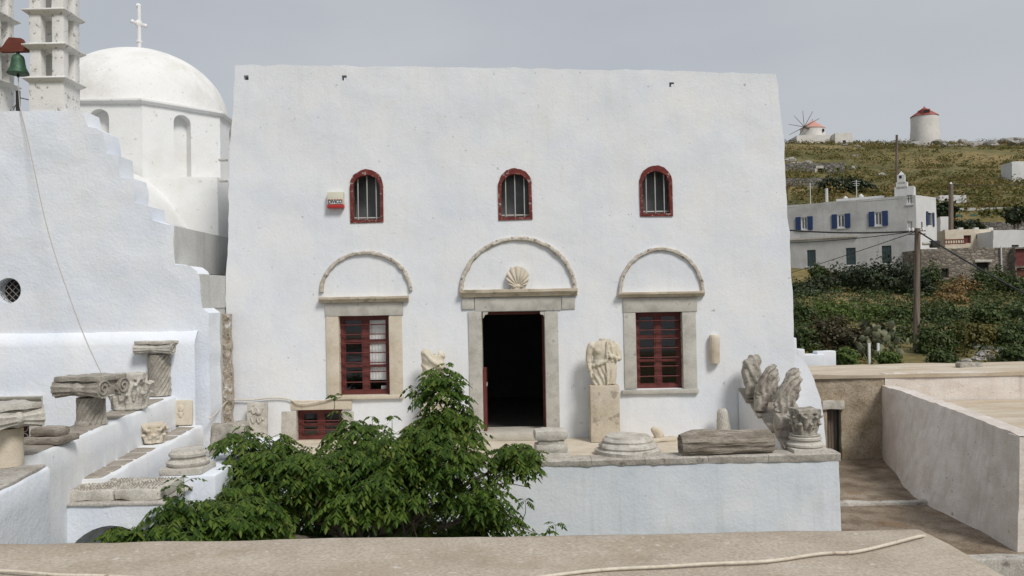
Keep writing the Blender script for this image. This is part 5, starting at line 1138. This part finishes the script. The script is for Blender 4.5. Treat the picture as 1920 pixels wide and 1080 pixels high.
# undergrowth filling the garden
bl = []
for k in range(1150):
    Y = random.uniform(23, 54); px_ = random.uniform(1400, 2040); X = P(px_, 600, Y).x; s_ = random.uniform(.22, .5)
    if Y < 32 and 1690 < px_ < 1745: continue
    bl.append(((X, Y, ground_z(X, Y) + .25 * s_), (s_, s_, s_ * .8)))
extra_ = []
for k in range(420):
    Y = random.uniform(39, 50); px_ = random.uniform(1400, 2040); X = P(px_, 600, Y).x; s_ = random.uniform(.3, .6); extra_.append(((X, Y, ground_z(X, Y) + .2 * s_), (s_, s_, s_ * .8)))
tag(leafmass('garden_undergrowth', bl[:560] + extra_, 20000, .15, L_MID), 'dense green undergrowth between the garden shrubs', 'undergrowth', kind='stuff')
tag(leafmass('garden_dry_weeds', bl[560:700], 5000, .15, L_YELL), 'yellowish weeds between the garden shrubs', 'weeds', kind='stuff')
tag(leafmass('garden_dark_brush', bl[700:], 6000, .15, L_DARK), 'dark brush between the garden shrubs', 'brush', kind='stuff')
# garden bushes
def bush(px_, py_, rx, ry, Y, m, label, n=2600, size=.2, group='garden shrubs beyond the flat roof', name='garden_shrub', stem=True):
    c = P(px_, py_, Y); k = Y / FPX; R = (rx * k, max(rx * k * .7, .5), ry * k * 1.22); g = ground_z(c.x, Y)
    o = thing(name, (c.x, Y, min(g, c.z - R[2])), label, 'shrub', group)
    bl = [(c, R)]
    for q in range(5): a = random.uniform(0, 6.28); bl.append((c + Vector((R[0] * .6 * math.cos(a), R[1] * .5 * math.sin(a), R[2] * random.uniform(-.4, .5))), tuple(v * random.uniform(.4, .65) for v in R)))
    leafmass('foliage', bl, n, size, m, o)
    mb = MB()
    for q in range(4): e = c + Vector((R[0] * random.uniform(-.6, .6), random.uniform(-.3, .3) * R[1], R[2] * random.uniform(0, .6))); mb.tube([(c.x + random.uniform(-.2, .2), Y, min(g, c.z - R[2] * 1.2) - .2), (c + e) / 2 + Vector((0, 0, -R[2] * .5)), e], [.07, .05, .02], 5)
    mb.build('stem', BARK, o)
    return o
DE = 'dark evergreen bush in front of the shuttered house'
for i, (a, b, c, d, Y, lab) in enumerate(((1605, 546, 62, 40, 50, 'large dark evergreen bush below the middle teal windows'), (1668, 540, 62, 42, 49, 'tall dark evergreen bush left of the near utility pole'), (1545, 560, 50, 27, 50, 'low dark evergreen bush below the left teal window'), (1497, 565, 30, 24, 48, 'dark evergreen bush touching the museum corner'), (1722, 560, 28, 40, 47, 'narrow dark bush right behind the near utility pole'))):
    bush(a, b, c, d, Y, L_DARK, lab, 6000, .19, 'dark evergreen bushes')
for a, b, c, d, Y, m, lab in ((1534, 517, 22, 17, 53, L_MID, 'thin open shrub against the white house wall'), (1748, 525, 24, 26, 50, L_MID, 'round green shrub at the left end of the ruin'), (1800, 556, 42, 26, 47, L_DRY, 'dry ochre bush below the ruin'), (1862, 540, 40, 30, 47, L_MID, 'green bush under the ruin doorway'), (1905, 555, 30, 28, 46, L_MID, 'green bush at the right edge below the brick shed'), (1775, 575, 34, 20, 44, L_DRY, 'tan dry grass clump below the ruin'),
        (1562, 596, 48, 26, 39, L_BRIGHT, 'bright green leafy bush below the dark evergreens'), (1508, 606, 28, 30, 38, L_MID, 'mid green bush beside the museum edge'), (1645, 600, 44, 24, 39, L_BRIGHT, 'bright green bush above the prickly pear'), (1700, 610, 34, 28, 38, L_MID, 'green bush crossing the foot of the near pole'), (1780, 604, 52, 28, 38, L_MID, 'broad green bush right of the near pole'), (1868, 604, 60, 30, 38, L_MID, 'wide green bush near the right edge'), (1925, 610, 40, 30, 37, L_MID, 'green bush cut by the right edge'),
        (1512, 645, 24, 34, 31, L_MID, 'green bush above the white stepped parapet'), (1562, 640, 36, 38, 31, L_BROWN, 'brown twiggy bush above the white parapet'), (1612, 655, 34, 32, 30, L_BROWN, 'brown bush left of the prickly pear'), (1694, 650, 30, 34, 33, L_MID, 'green bush directly behind the pole base'), (1762, 645, 40, 34, 30, L_MID, 'green bush above the far flat roof'), (1828, 632, 42, 24, 31, L_YELL, 'yellow green bush above the rubble heap'), (1893, 638, 40, 26, 31, L_MID, 'green bush right of the yellow shrub'), (1590, 672, 17, 16, 26, L_BRIGHT, 'small bright green plant right of the stepped parapet'), (1665, 674, 16, 13, 26, L_BRIGHT, 'small bright plant beside the white garden posts'), (1905, 668, 26, 16, 27, L_MID, 'low bush at the right edge above the roof'), (1768, 674, 22, 14, 27, L_MID, 'low bush right of the pole base'), (1640, 640, 30, 30, 33, L_DARK, 'dark bush behind the prickly pear')):
    bush(a, b, c, d, Y, m, lab, 4600 if c > 25 else 1600, .16 if Y > 36 else .125)
for a, b, Y, s in ((1563, 350, 84, 26), (1600, 352, 84, 22), (1625, 358, 84, 18)): bush(a, b, s, 15, Y, L_DARK, 'dark bush on the slope behind the shuttered house, %s' % ('left', 'middle', 'right')[(a > 1580) + (a > 1610)], 2500, .32, 'bushes behind the shuttered house')
for a, b, c, d, lab in ((1775, 398, 18, 14, 'dark bush beside the thin pole behind the house'), (1810, 425, 34, 10, 'dark low bush under the green netting'), (1905, 404, 22, 12, 'olive bush before the pale garden wall')): bush(a, b, c, d, 66, L_DARK, lab, 2200, .28, 'bushes by the garden wall')
o = thing('shade_netting', tuple(P(1835, 415, 70)), 'dark green shade netting strung before the garden wall', 'netting'); V = []; Fc = []
a, b = P(1790, 404, 70.5), P(1880, 404, 70.5)
for i in range(19):
    q = a.lerp(b, i / 18); V += [(q.x, q.y, q.z + .12 * math.sin(i * 1.1)), (q.x, q.y - .3 + .1 * math.sin(i * 2), q.z - .8)]
MB().add(V, [(2 * i, 2 * i + 2, 2 * i + 3, 2 * i + 1) for i in range(18)]).build('net', flat('dark_green_net', (.02, .08, .055), .8), o)
for px_ in (1842, 1862, 1874):
    c = P(px_, 414, 71); t = thing('palm', (c.x, 71, c.z - .5), 'small spiky palm before the garden wall, %s of three' % {1842: 'left', 1862: 'middle', 1874: 'right'}[px_], 'palm', 'palms by the garden wall')
    MB().tube([c + Vector((0, 0, -.5)), c + Vector((0, 0, .4))], .12, 7).build('trunk', BARK, t); mb = MB()
    for k in range(22):
        a = random.uniform(0, 6.28); e = random.uniform(-.3, 1.3); d = Vector((math.cos(a) * math.cos(e), math.sin(a) * math.cos(e), math.sin(e))); s = Vector((-math.sin(a), math.cos(a), 0)) * .07; q = c + Vector((0, 0, .4)); mb.add([q - s, q + s, q + d * .5 + s * 1.4, q + d * .95 + Vector((0, 0, -.12)), q + d * .5 - s * 1.4], [(0, 1, 2, 4), (4, 2, 3)])
    mb.build('crown', L_MID, t)
# prickly pear
c = P(1650, 640, 29); pp = thing('prickly_pear', (c.x, 29, ground_z(c.x, 29)), 'sprawling grey green prickly pear with round pads', 'cactus')
for k in range(64):
    q = c + Vector((random.gauss(0, .42), random.gauss(0, .3), random.gauss(0, .32))); M = TR(q, rz=random.uniform(0, 3.1), rx=random.uniform(-.7, .7), ry=random.uniform(-.9, .9)); s = random.uniform(.09, .17)
    MB().ball((0, 0, 0), (s * .75, .025, s), 10, 7, M).build('pad', CACTUS, pp, 80)
for px_ in (1630, 1647):
    c = P(px_, 668, 26.5); tag(MB().box(c.x - .035, c.x + .035, 26.47, 26.53, c.z - 1, c.z + .42).build('garden_post', WFRAME), '%s of two thin white garden posts before the prickly pear' % ('left' if px_ < 1640 else 'right'), 'post', 'white garden posts')
# poles and wires
def pole(px_, y0, y1, Y, r0, r1, label, lean=0):
    a = P(px_ + lean, y0, Y); b = P(px_, y1, Y); zg = ground_z(b.x, Y); o = thing('utility_pole', (b.x, Y, zg), label, 'utility pole')
    k = (zg - .3 - b.z) / (a.z - b.z); e = b + (a - b) * k
    MB().tube([e + (a - e) * t for t in np.linspace(0, 1, 9)], [r1 + (r0 - r1) * t for t in np.linspace(0, 1, 9)], 14).build('shaft', POLEW, o, 80); return o, a
po, ptop = pole(1717.5, 428, 680, 31, .10, .125, 'near weathered wooden utility pole with wires in the garden', 3)
for dz in (-.1, -.22): MB().tube([ptop + Vector((-.35, 0, dz)), ptop + Vector((.3, 0, dz))], .02, 6).build('crossarm', WIRE, po)
for dx in (-.32, -.18, .2): MB().lathe([(.03, -.05), (.045, 0), (.03, .06), (.01, .09)], 10, TR(ptop + Vector((dx, 0, -.06)))).build('insulator', WFRAME, po)
q = P(1730, 457, 30.9); MB().tube([q, q + Vector((.28, -.05, 0))], .06, 8).build('lamp_arm', PALEST, po); MB().stone(q.x + .26, q.x + .56, 30.7, 30.95, q.z - .16, q.z + .1, .03, 0, 1, 0).build('lamp_housing', WIRE, po)
pole(1681.5, 253, 340, 92, .13, .16, 'thin pole rising above the bellcote chimney before the hill')
o2, pt2 = pole(1783, 345, 470, 63, .16, .19, 'dark pole standing right of the shuttered house'); MB().lathe([(.05, -.1), (.12, 0), (.04, .14)], 8, TR(pt2)).build('cap_lamp', WFRAME, o2)
def sag(a, b, s, n=14): return [a.lerp(b, i / n) + Vector((0, 0, -s * 4 * (i / n) * (1 - i / n))) for i in range(n + 1)]
tp = ptop + Vector((0, 0, -.1))
for i, (a, b, r_, s, lab) in enumerate(((tp, P(1440, 428, 33), .03, .12, 'thick black cable running left from the near pole to the museum corner'), (tp, P(1450, 456, 40), .016, .1, 'thin wire running left below the thick cable'), (tp, P(1450, 521, 44), .014, .05, 'thin wire slanting down left across the shuttered house'), (tp, P(1960, 570, 24), .028, .08, 'thick black cable slanting down right from the near pole'), (pt2, P(1985, 335, 70), .02, .3, 'thin wire running from the far pole toward the hill house'))):
    tag(MB().tube(sag(a, b, s), r_, 6).build('power_line', WIRE, None, 80), lab, 'wire', 'power lines')

# ------------------------------------------------------------------ the tree in the courtyard
def tree():
    YTR = 10.6; base = P(700, 1010, YTR)
    t = thing('courtyard_tree', (base.x, YTR, -3.2), 'leafy green tree with drooping compound leaves growing before the terrace wall', 'tree')
    px2m = YTR / FPX
    #        px   py   rx   ry   depth-offset  weight
    blobs = [(828, 752, 38, 70, .1, 38), (815, 850, 82, 66, -.2, 56), (735, 852, 72, 48, -.3, 42), (660, 820, 56, 34, .1, 20), (690, 915, 135, 55, -.45, 70), (560, 890, 105, 60, -.4, 72), (500, 856, 66, 40, .0, 32), (450, 905, 70, 48, -.6, 40), (435, 970, 60, 42, -1.4, 40), (345, 992, 66, 26, -1.7, 26), (470, 985, 60, 36, -1.0, 26), (320, 955, 20, 14, -1.7, 4), (245, 1003, 28, 16, -1.7, 8), (330, 945, 22, 18, -1.7, 5), (560, 985, 160, 45, .55, 50), (680, 980, 140, 50, .7, 46), (790, 975, 110, 50, .5, 44), (885, 925, 55, 40, -.1, 28), (962, 862, 44, 40, .15, 25), (925, 962, 50, 26, .2, 16), (905, 1002, 85, 20, .3, 18), (640, 880, 66, 44, -.3, 28), (445, 826, 24, 20, .2, 7), (665, 1015, 300, 20, .1, 34), (852, 815, 28, 48, .0, 12)]
    pos = []; outw = []
    for px_, py_, rx, ry, dy, n in blobs:
        n = int(n * 1.15)
        c = P(px_, py_, YTR + dy)
        for k in range(n):
            d = Vector((random.gauss(0, 1), random.gauss(0, 1), random.gauss(0, 1))).normalized(); s = random.uniform(.25, 1) ** .5
            q = c + Vector((d.x * rx * px2m * s * .92, d.y * min(rx, 110) * px2m * s * .95, d.z * ry * px2m * s * .92))
            if q.y > 12.2: q.y = 12.2 - random.random() * .2
            if q.y < 4.6: continue
            pos.append(q); outw.append(d)
    sprigs = [(627, 742, .2), (640, 775, .2), (773, 728, .3), (800, 708, .3), (838, 684, .2), (822, 692, .2), (862, 735, .2), (698, 782, .25), (735, 782, .25), (672, 790, .2), (320, 935, -1.6), (332, 912, -1.6), (345, 905, -1.6), (215, 1000, -1.7), (228, 990, -1.7), (1042, 985, .3), (1030, 998, .25), (1012, 1003, .2), (985, 940, .3), (458, 800, .2), (1000, 850, .2), (985, 835, .2), (870, 765, .15), (975, 1000, .1)]
    for px_, py_, dy in sprigs: pos.append(P(px_, py_, YTR + dy)); outw.append(Vector((0, 0, 1)))
    nS = len(sprigs)
    LV = []; LF = []
    def leaflet(b, dirv, side, L, w, up):
        n = dirv.cross(side).normalized(); m = b + dirv * L * .35; e = b + dirv * L * .72 - up * L * .05; tip = b + dirv * L - up * L * .16; i = len(LV); f = n * w * .35
        LV.extend((b, m + side * w * .5 + f, e + side * w * .36 + f * .7, tip, e - side * w * .36 + f * .7, m - side * w * .5 + f)); LF.append((i, i + 1, i + 2, i + 3)); LF.append((i, i + 3, i + 4, i + 5))
    up = Vector((0, 0, 1)); twig = MB()
    for idx, q in enumerate(pos):
        sprig = idx >= len(pos) - nS; nl = random.randint(5, 7) if not sprig else random.randint(3, 4); a0 = random.uniform(0, 6.28); o = outw[idx]
        Lr = random.choice((random.uniform(.13, .2), random.uniform(.2, .3), random.uniform(.24, .36))) * (.62 if sprig else 1)
        for l in range(nl):
            a = a0 + l * 6.28 / nl + random.uniform(-.3, .3); h = Vector((math.cos(a), math.sin(a), 0)) + Vector((o.x, o.y, 0)) * .5; h.normalize(); el = random.uniform(.15, .75) if not sprig else random.uniform(.4, 1.0)
            d = (h * math.cos(el) + up * math.sin(el)).normalized(); p = q.copy(); npair = 5; pts = [p.copy()]; droop = random.uniform(.20, .34)
            for s in range(npair):
                d = (d - up * droop).normalized(); p = p + d * Lr / npair; pts.append(p.copy())
                side = d.cross(up); side = side.normalized() if side.length > .05 else h.cross(up).normalized()
                if s == 0: continue
                ll = random.uniform(.052, .105) * (1.05 - .1 * abs(s - 2)) * (.72 if sprig else 1)
                for sg in (-1, 1):
                    dv = (d * .45 + side * sg * .8 - up * random.uniform(.25, .6)).normalized(); sd = dv.cross(up); sd = sd.normalized() if sd.length > .05 else d
                    leaflet(p, dv, sd, ll, ll * .48, up)
            leaflet(p, (d - up * .2).normalized(), d.cross(h).normalized() if d.cross(h).length > .05 else up.cross(h), .10 * (.7 if sprig else 1), .04, up)
            twig.tube(pts[::2], .0028, 3, False)
        if sprig: twig.tube([q + Vector((random.uniform(-.08, .08), .03, -.32)), q + Vector((0, 0, -.15)), q], [.007, .005, .003], 5)
    me = bpy.data.meshes.new('crown'); me.from_pydata([tuple(v) for v in LV], [], LF); finish(me, LEAF, 80); cr_ = link(bpy.data.objects.new('crown', me), t); tag(cr_, kind='stuff')
    tw_ = twig.build('leaf_stalks', mat('green_stalk', [(.08, .12, .03), (.12, .16, .05)], 3), t, 80); tag(tw_, kind='stuff')
    fork = Vector((base.x, YTR, -1.0)); MB().tube([(base.x - .1, YTR, -3.3), (base.x - .04, YTR + .03, -2.2), fork], [.16, .13, .11], 12).build('trunk', BARK, t, 80)
    mains = [(825, 700, .3), (812, 850, .1), (560, 890, -.1), (430, 900, -.6), (330, 975, -1.6), (965, 865, .15), (915, 960, .1), (690, 850, .1), (500, 850, .2), (790, 960, -.3), (600, 980, -.4)]
    for px_, py_, dy in mains:
        e = P(px_, py_, YTR + dy); m1 = fork.lerp(e, .4) + Vector((random.uniform(-.1, .1), random.uniform(-.1, .1), .15)); m2 = fork.lerp(e, .75) + Vector((random.uniform(-.12, .12), random.uniform(-.1, .1), .08)); MB().tube([fork, m1, m2, e], [.06, .042, .025, .01], 8).build('branch', BARK, t, 80)
    for k in range(120):
        e = random.choice(pos); f0 = P(*[(m[0], m[1], YTR + m[2]) for m in mains][min(range(len(mains)), key=lambda i: (P(mains[i][0], mains[i][1], YTR) - e).length)]); s0 = fork.lerp(f0, random.uniform(.55, 1)); 
        if (s0 - e).length > 1.1: continue
        twig2.tube([s0, s0.lerp(e, .5) + Vector((random.uniform(-.06, .06), 0, .05)), e], [.013, .009, .004], 5)
    # bare twigs poking out on the right
    for a in (((900, 915), (950, 905), (988, 913)), ((700, 945), (690, 920), (672, 915)), ((590, 948), (605, 930), (612, 925)), ((780, 965), (772, 945), (775, 935))): twig2.tube([P(x, y, 9.75 if x < 900 else 10.6) for x, y in a], [.01, .008, .004], 5)
    twig2.build('twigs', BARK, t, 80)['kind'] = 'stuff'
twig2 = MB(); tree()
